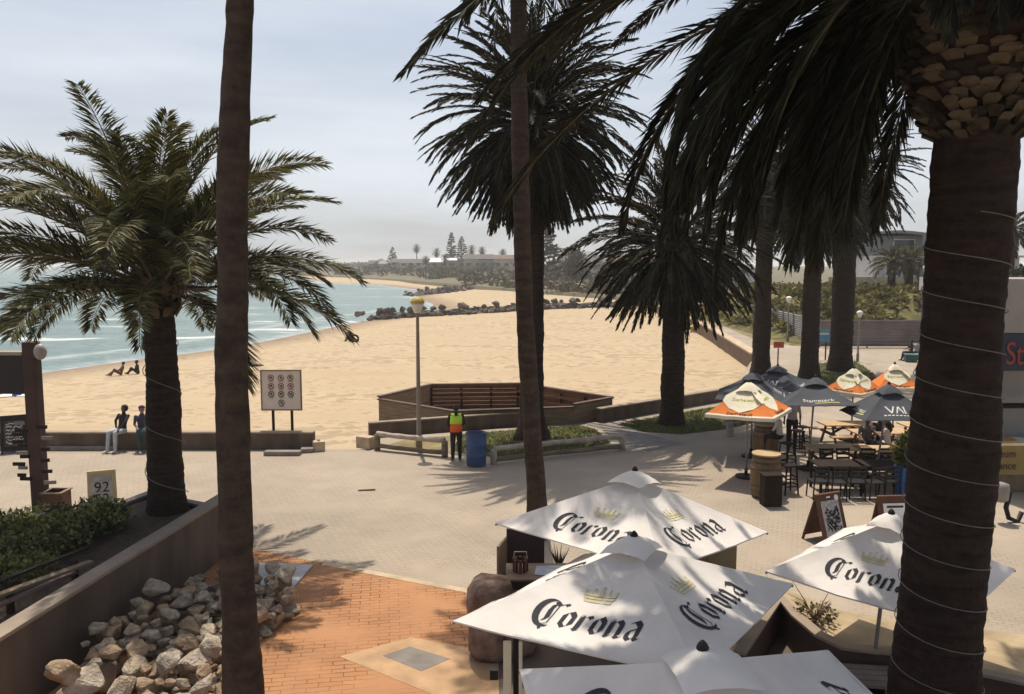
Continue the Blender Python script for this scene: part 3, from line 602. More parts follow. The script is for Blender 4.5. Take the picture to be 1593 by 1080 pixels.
def umbrella(name, label, q, canvas, group, sag=.10, deco=None, pole=GREYP, cap=.30, lift=.05, apex=None, valance=None, ground=0., pole_r=.028, pole_at=None, sagj=0.):
    cx, cy, ze, yaw, r, h, tx, ty = q
    cor = []
    for k in range(4):
        a = yaw+k*PI/2; dx, dy = r*math.sin(a), -r*math.cos(a); cor.append(Vector((cx+dx, cy+dy, ze+tx*dx+ty*dy)))
    A = Vector(apex) if apex else Vector((cx-tx*h, cy-ty*h, ze+h))
    bx, by = pole_at if pole_at else (cx+.1*tx, cy+.1*ty)
    t = thing(name, label, 'umbrella', (bx, by, ground), group)
    pans = [Panel(A, cor[k], cor[(k+1) % 4], sag) for k in range(4)]
    mb = MB()
    for p in pans: p.grid(mb)
    mb.build('canopy', canvas, t, smooth=True)
    for p in pans:
        mb = MB(); n_ = 12; V = []
        for i_ in range(n_+1):
            u_ = (-1+2*i_/n_)*p.W/2*.995; V += [p.at(u_, 0, .003), p.at(u_*.965, .045, .004), p.at(u_, 0, .003)+Vector((0, 0, -.02))]
        mb.add(V, [(3*i_, 3*i_+3, 3*i_+4, 3*i_+1) for i_ in range(n_)]+[(3*i_+2, 3*i_+5, 3*i_+3, 3*i_) for i_ in range(n_)]); mb.build('hem', valance or canvas, t)
    # raised vent cap with four flaps
    mb = MB(); rng = random.Random(int(cx*100)); n = 8; V = []
    top = A+Vector((0, 0, lift+.05))
    for j in range(n+1):
        f = j/n
        for k in range(4):
            c0, c1 = A+(cor[k]-A)*cap, A+(cor[(k+1) % 4]-A)*cap
            for i in range(6):
                x = i/6; e = c0.lerp(c1, x); e = e+Vector((0, 0, lift+.045*math.sin(PI*x)+rng.uniform(-.008, .008)*(f > .2)))
                V.append(top.lerp(e, f)+Vector((0, 0, .05*f*(1-f)*2)))
    m_ = 24; mb.add(V, [(j*m_+i, (j+1)*m_+i, (j+1)*m_+(i+1) % m_, j*m_+(i+1) % m_) for j in range(n) for i in range(m_)])
    mb.build('vent_cap', CANVAS_C if canvas is CANVAS_O else canvas, t, smooth=True)
    mb = MB(); mb.lathe((top.x, top.y, top.z-.03), [(.045, 0), (.05, .03), (.035, .06), (.012, .085)], 10); mb.build('finial', BLACKM, t, smooth=True)
    mb = MB(); mb.tube([(bx, by, ground), (A.x, A.y, A.z-.04)], pole_r, 10); mb.build('pole', pole, t, smooth=True)
    hub = A+Vector((0, 0, -.55)); hub = Vector((bx, by, ground)).lerp(A, (hub.z-ground)/(A.z-ground))
    for c in cor:
        mb = MB(); mb.bar(A+Vector((0, 0, -.05)), c+Vector((0, 0, -.03)), .022, .03); mb.build('rib', pole, t)
    for p in cor:
        mb = MB(); mb.bar(hub, A.lerp(p, .52)+Vector((0, 0, -.05)), .016, .02); mb.build('strut', pole, t)
    mb = MB(); mb.lathe((bx, by, ground+.004), [(.30, 0), (.30, .05), (.12, .07), (.05, .08), (.045, .26)], 16); mb.build('base', BLACKM, t)
    if valance:
        mb = MB()
        for p in pans:
            n = 10
            V = [p.at(p.off*0+(-1+2*i/n)*p.W/2*.999, 0, .004)+dz for dz in (Vector((0, 0, 0)), Vector((0, 0, -.09))) for i in range(n+1)]
            V2 = [p.at((-1+2*i/n)*p.W/2*(1-.05), .05*p.L, .004) for i in range(n+1)]
            mb.add(V+V2, [(i, n+1+i, n+2+i, i+1) for i in range(n)]+[(i, i+1, 2*(n+1)+i+1, 2*(n+1)+i) for i in range(n)])
        mb.build('valance', valance, t)
    if deco: deco(t, pans)
    return t
def corona_deco(which, size=.46, cv=.30):
    def f(t, pans):
        for k in which:
            p = pans[k]; sc = p.W*size/WORD_W
            mb = MB(); print_on(mb, p, WORD, -WORD_W*sc/2+p.W*.01, cv, sc); mb.build('lettering', INK, t)
            mb = MB(); print_on(mb, p, crown_print(), 0, cv+sc*1.75, p.W*.115); mb.build('crown_print', INKY, t)
    return f
G1 = 'white umbrellas over the near terrace'
CU = dict(sag=.13, lift=.06, cap=.20)
umbrella('sun_umbrella', 'white umbrella with black lettering, nearest at the bottom edge', (1.77, 5.77, 2.25, PI/4+.122, 2.157, .80, 0, 0), CANVAS, G1, deco=corona_deco((2, 0, 3, 1)), apex=(1.45, 5.8, 3.0), pole_at=(1.45, 5.8), **CU)
umbrella('sun_umbrella', 'large white umbrella with dappled shade and grey lettering, second from the bottom', (1.40, 9.187, 1.993, .171, 2.12, .69, .05, -.085), CANVAS, G1, deco=corona_deco((3, 0, 1, 2)), apex=(1.46, 9.25, 2.68), pole_at=(1.44, 9.3), **CU)
umbrella('sun_umbrella', 'white umbrella farthest back on the terrace, beside the slender leaning trunk', (1.844, 11.853, 2.01, .03, 2.099, .776, -.042, -.076), CANVAS, G1, deco=corona_deco((3, 0, 1, 2)), **CU)
umbrella('sun_umbrella', 'shaded white umbrella partly behind the near right palm trunk', (5.295, 10.803, 1.749, -.038, 1.722, .72, .023, .012), CANVAS, G1, deco=corona_deco((3, 0, 1, 2)), pole_at=(5.08, 10.75), **CU)
def shield(pan, s=1.):
    hw = .30*s*pan.W; L = pan.L
    o = [(-hw*.42, L*.86), (-hw*.95, L*.62), (-hw, L*.45), (-hw*.62, L*.26), (0, L*.12), (hw*.62, L*.26), (hw, L*.45), (hw*.95, L*.62), (hw*.42, L*.86)]
    c = Vector((0, L*.5)); return [[c.lerp(c, 0), Vector(o[i]), Vector(o[(i+1) % len(o)]), c.lerp(c, 0)] for i in range(len(o))]
def words_on(pan, body, size, cu, cv, name, m_, t, h=.009, squash=1.):
    V, F = text_data(body, size); mb = MB(); mb.add([pan.at(cu+p.x*squash, cv+p.y, h+p.z) for p in V], F); return mb.build(name, m_, t)
def orange_deco(t, pans):
    for k in (3, 0):
        p = pans[k]; mb = MB(); print_on(mb, p, shield(p), 0, 0, 1., .006); mb.build('cream_shield', CANVAS_C, t)
        words_on(p, 'Stameteck', .15, 0, p.L*.52, 'shield_lettering', INKG, t, .012)
        words_on(p, 'Stameteck', .17, 0, p.L*.085, 'lettering', INKO, t)
def dark_deco(kinds):
    def f(t, pans):
        for k, kind in kinds:
            p = pans[k]
            if kind == 'V':
                mb = MB(); s = p.W*.13
                strokes = [[(-1.25, 1), (-.85, 0)], [(-.85, 0), (-.45, 1)], [(-.35, 0), (.0, 1)], [(.0, 1), (.35, 0)], [(-.22, .35), (.1, .42)], [(.55, 1), (.55, 0)], [(.55, 0), (1.15, .02)], [(-1.4, 1), (-1.1, 1)], [(-.55, 1), (-.35, 1)], [(.42, 1), (.68, 1)]]
                print_on(mb, p, nib(strokes, .16, 15), 0, p.L*.20, s, .008); mb.build('lettering', INKW, t)
                mb = MB(); print_on(mb, p, [[Vector((x, 0)), Vector((x+.07, 0)), Vector((x+.07, .035)), Vector((x, .035))] for x in [-.45+.1*i for i in range(9)]], 0, p.L*.12, 1, .008); mb.build('small_print', INKW, t)
            else:
                words_on(p, 'Stameteck', .20, 0, p.L*.20, 'lettering', INKW, t); mb = MB()
                print_on(mb, p, [[Vector((-.1, 0)), Vector((.55, .02)), Vector((.55, .05)), Vector((-.1, .03))]], 0, p.L*.09, 1, .008); mb.build('underline_print', INKG, t)
    return f
GB = 'umbrellas over the cafe tables'
umbrella('cafe_umbrella', 'orange and cream umbrella over the barrels, at the left of the cafe', (6.603, 21.937, 1.95, .203, 1.32, .744, .028, -.021), CANVAS_O, GB, .05, orange_deco, valance=CANVAS_C, pole_at=(6.66, 22.2))
umbrella('cafe_umbrella', 'charcoal umbrella directly behind the left orange one', (7.528, 24.645, 1.95, .471, 1.528, .645, 0, 0), CANVAS_D, GB, .05, dark_deco(((3, 'S'), (0, 'V'))))
umbrella('cafe_umbrella', 'blue grey umbrella farthest back, in front of the straight palm trunk', (9.294, 27.69, 1.80, .228, 1.519, .63, -.02, 0), CANVAS_D, GB, .05, dark_deco(((3, 'V'), (0, 'S'))))
umbrella('cafe_umbrella', 'charcoal umbrella with white lettering between the orange ones, pole standing clear', (8.9, 23.045, 2.0, PI/2-1.069, 1.45, .66, .027, -.10), CANVAS_D, GB, .05, dark_deco(((3, 'S'), (0, 'V'))), pole_at=(8.76, 23.1))
umbrella('cafe_umbrella', 'orange and cream umbrella in the middle of the cafe, shields on two sides', (11.663, 26.949, 1.80, -.15, .96, .64, .03, .05), CANVAS_O, GB, .03, orange_deco, valance=CANVAS_C)
umbrella('cafe_umbrella', 'orange and cream umbrella at the back right of the cafe', (13.724, 28.292, 1.72, PI/2-1.011, 1.02, .70, .04, -.02), CANVAS_O, GB, .03, orange_deco, valance=CANVAS_C)
umbrella('cafe_umbrella', 'charcoal umbrella with large pale initials, beside the near palm trunk', (10.4, 21.709, 1.90, PI/2-.792-.06, 1.40, .766, .018, -.039), CANVAS_D, GB, .05, dark_deco(((2, 'S'), (3, 'V'), (0, 'S'))), pole_at=(10.25, 22.0))
# ---------------------------------------------------------------- walls, rails, planter
def wall_piece(label, pts, z0, z1, th, name='low_wall', m=WALLM, capm=WALLCAP, capw=.06, caph=.06, closed=False, group=None, side=0.):
    t = thing(name, label, 'wall', (pts[0][0], pts[0][1], 0), group)
    L = [Vector((p[0], p[1], 0)) for p in pts]; k = len(L); o1 = []; o2 = []; c1 = []; c2 = []
    for i in range(k):
        d1 = (L[i]-L[i-1]).normalized() if i else (L[1]-L[0]).normalized(); d2 = (L[i+1]-L[i]).normalized() if i < k-1 else d1
        d = (d1+d2).normalized(); n = Vector((-d.y, d.x, 0)); s = 1/max(.4, d.dot(d1))
        ctr = L[i]+n*side*th/2
        o1.append(ctr+n*th/2*s); o2.append(ctr-n*th/2*s); c1.append(ctr+n*(th/2+capw)*s); c2.append(ctr-n*(th/2+capw)*s)
    z = (lambda v, i, h: (v.x, v.y, h[i] if hasattr(h, '__len__') else h))
    def ribbon(a, b, lo, hi):
        mb = MB(); V = []
        for i in range(k): V += [z(a[i], i, lo), z(b[i], i, lo), z(b[i], i, hi), z(a[i], i, hi)]
        F = [(4*i+q, 4*i+(q+1) % 4, 4*i+4+(q+1) % 4, 4*i+4+q) for i in range(k-1) for q in range(4)]+[(3,2,1,0), tuple(4*(k-1)+q for q in range(4))]
        return mb.add(V, F)
    ribbon(o1, o2, z0, z1).build('wall_body', m, t)
    hi = [h+caph for h in z1] if hasattr(z1, '__len__') else z1+caph
    ribbon(c1, c2, z1, hi).build('coping', capm, t, bevel=.01)
    return t
A0, B0 = P(343, 770, 1.25), P(0, 975, 1.25); dAB = (B0-A0).normalized(); E0 = A0+dAB*16
wall_piece('long brown planter wall with pale coping on the left, rocks heaped at its foot', [(A0.x-.03, A0.y+.25), (E0.x, E0.y)], -.5, 1.19, .20, 'planter_wall', capw=.05, side=1.2)
pw_ = bpy.data.objects[-1] if False else [o for o in C.objects if o.name.startswith('planter_wall')][0]
for f in (3.0, 6.4, 9.6):
    q = A0+dAB*f; nrm = Vector((-dAB.y, dAB.x, 0)); nrm = nrm if nrm.x > 0 else -nrm; mb = MB(); mb.box((q.x-.03+nrm.x*.0, q.y+.25, .595), (.012, .03, 1.17), math.atan2(dAB.y, dAB.x)); mb.build('render_joint', WALLCAP, pw_)
wall_piece('low dark kerb wall closing the back of the planter behind the palm', [(A0.x-.12, A0.y+.30), tuple(P(228, 771, .84)[:2]), tuple(P(165, 795, .84)[:2]), tuple(P(-60, 815, .84)[:2])], -.3, .84, .16, 'planter_kerb', m=WALLM, capm=CONC_GREY, capw=.02)
mb = MB(); mb.prism([(A0.x-.30, A0.y+.15), tuple(P(230, 775, .84)[:2]), tuple(P(165, 799, .84)[:2]), tuple(P(-60, 819, .84)[:2]), (-16, 8), (E0.x-.4, E0.y)], -.3, .82); struct(mb.build('planter_soil', SOIL))
Wz = P(488, 700, 0)
wall_piece('long low beach wall on the left, seated by two people', [(-40, Wz.y+.12), (Wz.x, Wz.y+.12)], -1, .54, .26, capw=.015, caph=.05, m=TIMBER_D if False else WALLM)
for a, b, lab in (((-24, 25.62), (-12.9, 25.62), 'concrete step along the foot of the left beach wall'), (tuple(P(412, 708)[:2]), tuple(P(468, 708)[:2]), 'broken dark step below the sign board'), (tuple(P(468, 704)[:2]), tuple(P(488, 703)[:2]), 'small grey step at the end of the beach wall')):
    mb = MB(); mb.bar((a[0], a[1], .07), (b[0], b[1], .07), .3, .14); tag(mb.build('step', CONC_GREY, loc=(a[0], a[1], 0), bevel=.02), lab, 'step')
def block(name, label, cat, c, d, m, rz=0., bevel=.02, extra=None):
    mb = MB(); mb.box((c[0], c[1], c[2]+d[2]/2), d, rz)
    if extra: extra(mb)
    return tag(mb.build(name, m, loc=c, bevel=bevel), label, cat)
c = P(496, 701); block('concrete_block', 'small square concrete block beside the end of the beach wall', 'bollard', c, (.36, .36, .32), CONC_PALE, .4, .03, lambda mb: mb.lathe((c.x, c.y, .32), [(.05, 0), (.05, .06)], 8))
c = P(569, 697); block('concrete_block', 'pale concrete block at the left end of the log rail', 'bollard', c, (.55, .35, .40), CONC_PALE, -.5, .03)
a, b_, = P(574, 679), P(905, 655)
wall_piece('low brown wall in front of the timber pool enclosure', [(a.x, a.y), (b_.x, b_.y)], -.6, [.46, .50], .22, capw=.02, caph=.05)
a, b_, c_ = P(931, 657), P(1131, 622), P(1168, 602)
wall_piece('low brown wall curving away on the right of the pool enclosure', [(a.x, a.y), (b_.x, b_.y), (c_.x, c_.y)], -1.2, .50, .24, capw=.03, caph=.05)
SW = [P(1176, 556, .3), P(1110, 516, .3), P(1075, 498, .3), P(1030, 481, .3), Vector((23.2, 143, .3))]
wall_piece('brown sea wall beside the promenade at the right of the beach', [(p.x, p.y) for p in SW], -2, .45, .4, 'sea_wall', capm=CONC_PALE, capw=.12, caph=.12, m=mat('sea_wall_face', (.17, .115, .08), .85, .2, 1., .3, 12))
def log_rail(label, pts, zr, r=.085, low=True, post_m=WHITEWASH):
    t = thing('log_rail', label, 'log rail', (pts[0].x, pts[0].y, 0)); rng = random.Random(int(pts[0].x*99))
    for a, b in zip(pts, pts[1:]):
        n = 9; q = [a.lerp(b, i/n)+Vector((0, rng.uniform(-.012, .012), zr+rng.uniform(-.02, .02))) for i in range(n+1)]
        mb = MB(); mb.tube(q, [r*rng.uniform(.9, 1.08) for _ in q], 10, .05, rng); mb.build('rail', WHITEWASH, t, smooth=True)
        if low:
            q = [p-Vector((0, 0, zr-.13)) for p in q]; mb = MB(); mb.tube(q, r*.9, 8, .06, rng); mb.build('ground_log', TIMBER, t, smooth=True)
    for p in pts:
        mb = MB(); mb.lathe((p.x, p.y, 0), [(.10, 0), (.105, .2), (.10, zr-.02), (.06, zr+.0)], 10); mb.build('post', post_m, t, smooth=True)
    return t
log_rail('whitewashed log rail left of the man in the bright vest', [P(587, 700), P(692, 711)], .52, post_m=TIMBER)
log_rail('pale log rail on white posts to the right of the blue drum', [P(768, 722), P(968, 700)], .46)
t = thing('timber_kerb', 'white post bench rail on the lawn edge behind the barrels', 'log rail', P(1140, 690)); mb = MB()
for px, py in ((1135, 678), (1180, 672)): q = P(px, py); mb.box((q.x, q.y, .25), (.22, .22, .5))
mb.build('post', WHITEWASH, t, bevel=.02); mb = MB(); mb.bar(P(1128, 678)+Vector((0, 0, .52)), P(1205, 668)+Vector((0, 0, .52)), .16, .1); mb.build('rail', CONC_GREY, t)
# ---------------------------------------------------------------- timber pool enclosure
ring = [P(586, 656, -.25), None, None, None, None, None]
ring = [Vector((-5.35, 31.7, 0)), Vector((-3.6, 35.0, 0)), Vector((.35, 35.3, 0)), Vector((4.0, 31.5, 0)), Vector((2.35, 29.9, 0)), Vector((-2.15, 29.0, 0))]
t = thing('pool_enclosure', 'timber plank enclosure around a small pool at the edge of the beach', 'enclosure', (-.5, 32, -.4))
for i in range(6):
    a, b_ = ring[i], ring[(i+1) % 6]; zt_ = .72 if i < 4 else .62
    d = (b_-a); n = max(2, int(d.length/1.1)); up = Vector((0, 0, 1)); inn = Vector((-.4, 32.3, 0))-(a+b_)/2; inn.normalize()
    mb = MB(); k = 7
    for j in range(k):
        z = -.55+(zt_+.55)*(j+.5)/k; mb.bar(a+up*z, b_+up*z, .05, (zt_+.55)/k-.012)
    mb.build('plank_wall', TIMBER if i in (0, 5, 3, 4) else TIMBER_R, t)
    mb = MB(); mb.bar(a+up*(zt_+.03), b_+up*(zt_+.03), .20, .06); mb.build('top_rail', mat('dark_rail_timber', (.10, .062, .042), .7, .25, 2.), t)
    if i not in (0, 5):
        for j in range(n+1):
            p = a.lerp(b_, j/n)+inn*.10; mb = MB(); mb.box((p.x, p.y, .05), (.10, .10, 1.1)); mb.build('post', TIMBER_D, t)
        for z in (.15, .45):
            mb = MB(); mb.bar(a+inn*.17+up*z, b_+inn*.17+up*z, .05, .09); mb.build('rail', TIMBER_R, t)
mb = MB(); mb.prism([(p.x*.9-.05, 32+(p.y-32)*.9) for p in ring], -.42, -.38); mb.build('deck', TIMBER, t)
mb = MB(); q = Vector((2.9, 31.2, 0))
for dz in (0, .28, .56): mb.bar((2.5, 30.45, .1+dz), (3.05, 31.0, .1+dz), .05, .07)
for p in ((2.5, 30.45), (3.05, 31.0)): mb.box((p[0], p[1], .2), (.09, .09, 1.1))
mb.build('gate', TIMBER_D, t)
# ---------------------------------------------------------------- lamps and sign boards
def globe_lamp(label, base, H, topm, globem, pole=GREYP, s=1.):
    t = thing('street_lamp', label, 'street lamp', base); b = Vector(base)
    mb = MB(); mb.lathe(b, [(.11*s, 0), (.11*s, .5), (.075*s, .55), (.05*s, H-.62*s), (.09*s, H-.56*s), (.09*s, H-.52*s)], 12); mb.build('pole', pole, t, smooth=True)
    mb = MB(); mb.lathe(b+Vector((0, 0, H-.52*s)), [(.10*s, 0), (.20*s, .26*s), (.21*s, .32*s)], 14); mb.build('diffuser', globem, t, smooth=True)
    mb = MB(); mb.lathe(b+Vector((0, 0, H-.20*s)), [(.235*s, 0), (.23*s, .06*s), (.17*s, .15*s), (.06*s, .2*s)], 14); mb.build('hood', topm, t, smooth=True)
    return t
globe_lamp('lamp post with faded yellow hood standing by the left log rail', P(652, 701), 5.0, mat('faded_yellow', (.50, .36, .10), .6, .2, 4.), mat('frosted_lamp', (.72, .68, .60), .4, .08, 4.), mat('tan_pole', (.25, .20, .145), .6, .2, 3.))
globe_lamp('thin lamp post with white globe in front of the corrugated fence', P(1225, 532), 3.6, WHITE, WHITE)
globe_lamp('thin lamp post on the small lawn in front of the fence', P(1334, 563), 3.2, WHITE, mat('frosted_lamp', (.72, .68, .60)), GREYP, .8)
sc_ = P(434, 690); sc_.y = 26.35; sx = (434.5-796.5)/1240*26.35
t = thing('notice_board', 'pale square board with ten round prohibition signs on two posts behind the wall', 'sign', (sx, 26.35, -.15))
for dx in (-.32, .31):
    mb = MB(); mb.box((sx+dx, 26.37, .62), (.075, .075, 1.6)); mb.build('post', TIMBER_D, t)
mb = MB(); mb.box((sx, 26.30, 1.86), (1.28, .05, 1.30)); mb.build('board', mat('board_paint', (.66, .56, .48), .7, .08, 2.), t)
mb = MB(); fy = 26.268
for x, z, a, b_ in ((0, .665, 1.36, .04), (0, -.665, 1.36, .04), (-.66, 0, .04, 1.29), (.66, 0, .04, 1.29)): mb.box((sx+x, 26.295, 1.86+z), (a, .07, b_))
mb.build('frame', TIMBER, t)
SIGNRED = mat('faded_red', (.24, .06, .05), .7, .1, 3.)
for k, (gx_, gz_) in enumerate([(x, z) for z in (.42, .14, -.13) for x in (-.33, 0, .32)]+[(0, -.42)]):
    cx, cz = sx+gx_, 1.86+gz_; mb = MB(); V = []
    for r_ in (.105, .080):
        V += [(cx+r_*math.cos(2*PI*j/24), fy, cz+r_*math.sin(2*PI*j/24)) for j in range(24)]
    mb.add(V, [(j, (j+1) % 24, 24+(j+1) % 24, 24+j) for j in range(24)])
    s_ = .7071*.085; mb.bar((cx-s_, fy-.002, cz+s_), (cx+s_, fy-.002, cz-s_), .02, .003, (0, 1, 0)); mb.build('prohibition_ring', SIGNRED if k < 6 else INK, t)
    mb = MB(); rng = random.Random(k); pq = []
    fig = [[(-.04, -.05), (.0, .0), (.04, .04)], [(-.05, .0), (.05, .0)], [(0, -.05), (0, .05)], [(-.05, -.03), (-.02, .03), (.05, .02)]]
    for f_ in [fig[k % 4], fig[(k+1) % 4]]:
        for p, q in zip(f_, f_[1:]): mb.bar((cx+p[0], fy-.004, cz+p[1]), (cx+q[0], fy-.004, cz+q[1]), .016, .003, (0, 1, 0))
    mb.ball((cx+.02, fy, cz+.045), (.014, .003, .014), 8, 5); mb.build('pictogram', INK, t)
    mb = MB(); mb.box((cx, fy, cz-.125), (.17, .003, .012)); mb.build('caption', INK, t)
def a_board(label, base, W, H, rz, frame, face, deco=None, spread=.28, m_side=None, group=None):
    t = thing('pavement_sign', label, 'sign board', (0, 0, 0), group)
    for s in (-1, 1):
        M = Matrix.Rotation(s*math.atan(spread/H), 4, 'X'); off = Vector((0, s*-spread, 0))
        def pt(x, z, d=0., s=s, M=M): return off.copy()*0+Vector((x, (-spread*s)*(1-z/H)+d*s*-1, z))
        mb = MB()
        V = [pt(-W/2, .10), pt(W/2, .10), pt(W/2, H), pt(-W/2, H)]; V += [v+Vector((0, s*.035, 0)) for v in V]
        mb.add(V, [(0,1,2,3) if s == 1 else (3,2,1,0), (7,6,5,4) if s == 1 else (4,5,6,7), (0,4,5,1), (1,5,6,2), (2,6,7,3), (3,7,4,0)])
        for sx_ in (-1, 1): mb.bar(pt(sx_*(W/2-.035), 0)+Vector((0, s*.018, 0)), pt(sx_*(W/2-.035), .12)+Vector((0, s*.018, 0)), .05, .036)
        mb.build('panel', frame, t)
        if s == 1:
            mb = MB(); x0, z0, z1 = W*.36, .20*H, .86*H
            mb.add([pt(-x0, z0, .006), pt(x0, z0, .006), pt(x0, z1, .006), pt(-x0, z1, .006)], [(0,1,2,3)]); mb.build('poster', face, t)
            if deco: deco(t, lambda x, z, d=.012: pt(x, z, d), W, H)
    t.location = base; t.rotation_euler = (0, 0, rz); return t
def scrawl(seed, rows, m_, x0=.3, z0=.24, z1=.82, hgt=.09, wd=.018):
    def f(t, pt, W, H):
        rng = random.Random(seed); mb = MB()
        for r_ in range(rows):
            z = H*(z1-(z1-z0)*(r_+.5)/rows); x = -W*x0
            while x < W*x0:
                p = pt(x, z+rng.uniform(-hgt, hgt)/2*H*.8); q = pt(x+rng.uniform(.02, .07), z+rng.uniform(-hgt, hgt)/2*H*.8)
                if (q-p).length > .01: mb.bar(p, q, .003, wd, (0, 0, 1))
                x += rng.uniform(.02, .05)
        mb.build('handwriting', m_, t)
    return f
def numerals(lines, m_):
    def f(t, pt, W, H):
        for body, z, sz_ in lines:
            V, F = text_data(body, sz_, .002); mb = MB(); mb.add([pt(p.x, z*H+p.y, .012+p.z) for p in V], F); mb.build('lettering', m_, t)
    return f
def numerals_disc(t, pt, W, H):
    mb = MB(); c = pt(W*.30, H*.90, .010); u = pt(W*.30+.06, H*.90, .010)-c; v = pt(W*.30, H*.90+.06, .010)-c
    mb.add([c+u*math.cos(2*PI*j/18)+v*math.sin(2*PI*j/18) for j in range(18)], [tuple(range(18))]); mb.build('sticker', WHITE, t)
    mb = MB(); a, b = pt(-W*.10, H*.925, .010), pt(W*.06, H*.925, .010); mb.bar(a, b, .004, .035); mb.build('hand_slot', WHITE, t)
CHALK = mat('chalk_black', (.03, .028, .028), .8, .3, 5., col2=(.09, .085, .085))
a_board('cream framed pavement sign standing behind the hedge', P(161, 798), .62, 1.06, .42, mat('cream_frame', (.46, .38, .22), .7, .12, 3.), mat('grey_poster', (.42, .38, .35), .7, .3, 9.), numerals((('92', .62, .34), ('52', .36, .34)), INK), .26)
a_board('black chalkboard sign standing at the far left by the beach wall', P(24, 703), .74, 1.2, .5, BLACKM, CHALK, scrawl(3, 7, INKW), .32)
a_board('dark red timber sign with dense grey poster and round sticker, left of its twin', P(1284, 842), .70, 1.08, .42, TIMBER_R, mat('grey_print', (.40, .38, .36), .7, .3, 20.), lambda t, pt, W, H: (scrawl(8, 6, INK, .26, .30, .72, .16, .034)(t, pt, W, H), numerals_disc(t, pt, W, H)), .36)
def white_poster(t, pt, W, H):
    mb = MB(); mb.bar(pt(-.18, .80*H), pt(.18, .80*H), .003, .045); mb.build('headline', INK, t)
    mb = MB()
    for i in range(10):
        a0, a1 = PI*i/10, PI*(i+1)/10; mb.bar(pt(.13*math.cos(a0), .55*H+.10*math.sin(a0)), pt(.13*math.cos(a1), .55*H+.10*math.sin(a1)), .003, .02)
    mb.bar(pt(-.20, .53*H), pt(.20, .53*H), .003, .035); mb.bar(pt(-.1, .50*H), pt(.12, .50*H), .003, .03)
    mb.bar(pt(-.18, .38*H), pt(-.12, .38*H), .003, .02); mb.bar(pt(-.06, .37*H), pt(.16, .40*H), .003, .01); mb.build('emblem', INK, t)
a_board('dark red timber sign with white poster, behind the shaded white umbrella', P(1386, 850), .72, 1.12, .08, TIMBER_R, WHITE, white_poster, .36)
c = P(741, 724); t = thing('drum', 'blue plastic drum used as a bin beside the man in the bright vest', 'bin', c)
mb = MB(); mb.lathe(c, [(.27, 0), (.29, .03), (.30, .30), (.315, .32), (.30, .34), (.30, .63), (.315, .65), (.30, .67), (.29, .97), (.30, 1.0), (.27, 1.0), (.26, .72), (.02, .70)], 24); mb.build('shell', BLUEP, t, smooth=True)
mb = MB(); V = [(c.x+.30*math.cos(2*PI*j/24), c.y+.30*math.sin(2*PI*j/24), 1.0) for j in range(25)]; mb.tube(V, .018, 6); mb.build('rim', mat('dark_blue_rim', (.03, .05, .11), .5, .1, 3.), t, smooth=True)
# orange sign, path sign etc.
c = P(1213, 590, 0); c = Vector(((1213-796.5)/1240*38.5, 38.5, 0)); t = thing('post_sign', 'small orange red sign on a thin post by the promenade', 'sign', c)
mb = MB(); mb.tube([c, c+Vector((0, 0, 2.0))], .035, 8); mb.build('post', mat('rust_post', (.20, .06, .03), .7, .2, 3.), t); mb = MB(); mb.box((c.x, c.y-.05, 2.17), (.50, .05, .30)); mb.build('plate', mat('orange_red', (.42, .09, .035), .6, .12, 3.), t, bevel=.01)
c = P(1277, 560); t = thing('information_sign', 'small blue sign on two legs between the lawn palms', 'sign', c); mb = MB()
for dx in (-.28, .28): mb.box((c.x+dx, c.y, .9), (.07, .07, 1.8))
mb.build('leg', BLACKM, t); mb = MB(); mb.box((c.x, c.y-.06, 1.55), (1.0, .05, .75)); mb.build('plate', mat('sky_blue_sign', (.10, .26, .42), .6, .15, 3.), t); mb = MB(); mb.box((c.x, c.y-.09, 1.68), (.8, .01, .12)); mb.build('lettering', INKW, t)
t = thing('debris', 'thin brown strip of wood lying on the paving', 'stick', P(570, 764)); mb = MB(); mb.bar(P(557, 764)+Vector((0, 0, .02)), P(584, 763)+Vector((0, 0, .03)), .05, .03); mb.build('stick', TIMBER, t)
# metal plate with light on it beside the rocks
pl = pxs(((392,876),(487,880),(455,917),(385,916)), .02); mb = MB(); mb.prism([(p.x, p.y) for p in pl], .012, .045)
tag(mb.build('access_cover', mat('galvanised_sheet', (.40, .39, .38), .7, .3, 1.2, metal=.1), loc=(pl[0].x, pl[0].y, 0), bevel=.006), 'pale metal sheet lying on the brick paving beyond the rocks', 'metal sheet')
# ---------------------------------------------------------------- rocks
def rock_mesh(seed, flat=.7, sharp=16):
    rng = random.Random(seed); bm = bmesh.new()
    for _ in range(sharp):
        v = Vector((rng.gauss(0, 1), rng.gauss(0, 1), rng.gauss(0, 1))).normalized()*rng.uniform(.40, .56); bm.verts.new((v.x, v.y*.85, v.z*flat))
    r_ = bmesh.ops.convex_hull(bm, input=bm.verts); bmesh.ops.delete(bm, geom=[g for g in r_['geom_interior'] if isinstance(g, bmesh.types.BMVert)], context='VERTS')
    bmesh.ops.bevel(bm, geom=list(bm.edges), offset=.03, segments=1, affect='EDGES'); bmesh.ops.triangulate(bm, faces=[f for f in bm.faces if len(f.verts) > 4])
    bmesh.ops.subdivide_edges(bm, edges=list(bm.edges), cuts=1, use_grid_fill=True)
    for v in bm.verts:
        q = mnoise.noise(v.co*4.5+Vector((seed, 0, 0)))*.05+mnoise.noise(v.co*11+Vector((seed, 5, 0)))*.02; v.co += v.co.normalized()*q
    me = bpy.data.meshes.new('rock'); bm.to_mesh(me); bm.free(); return me
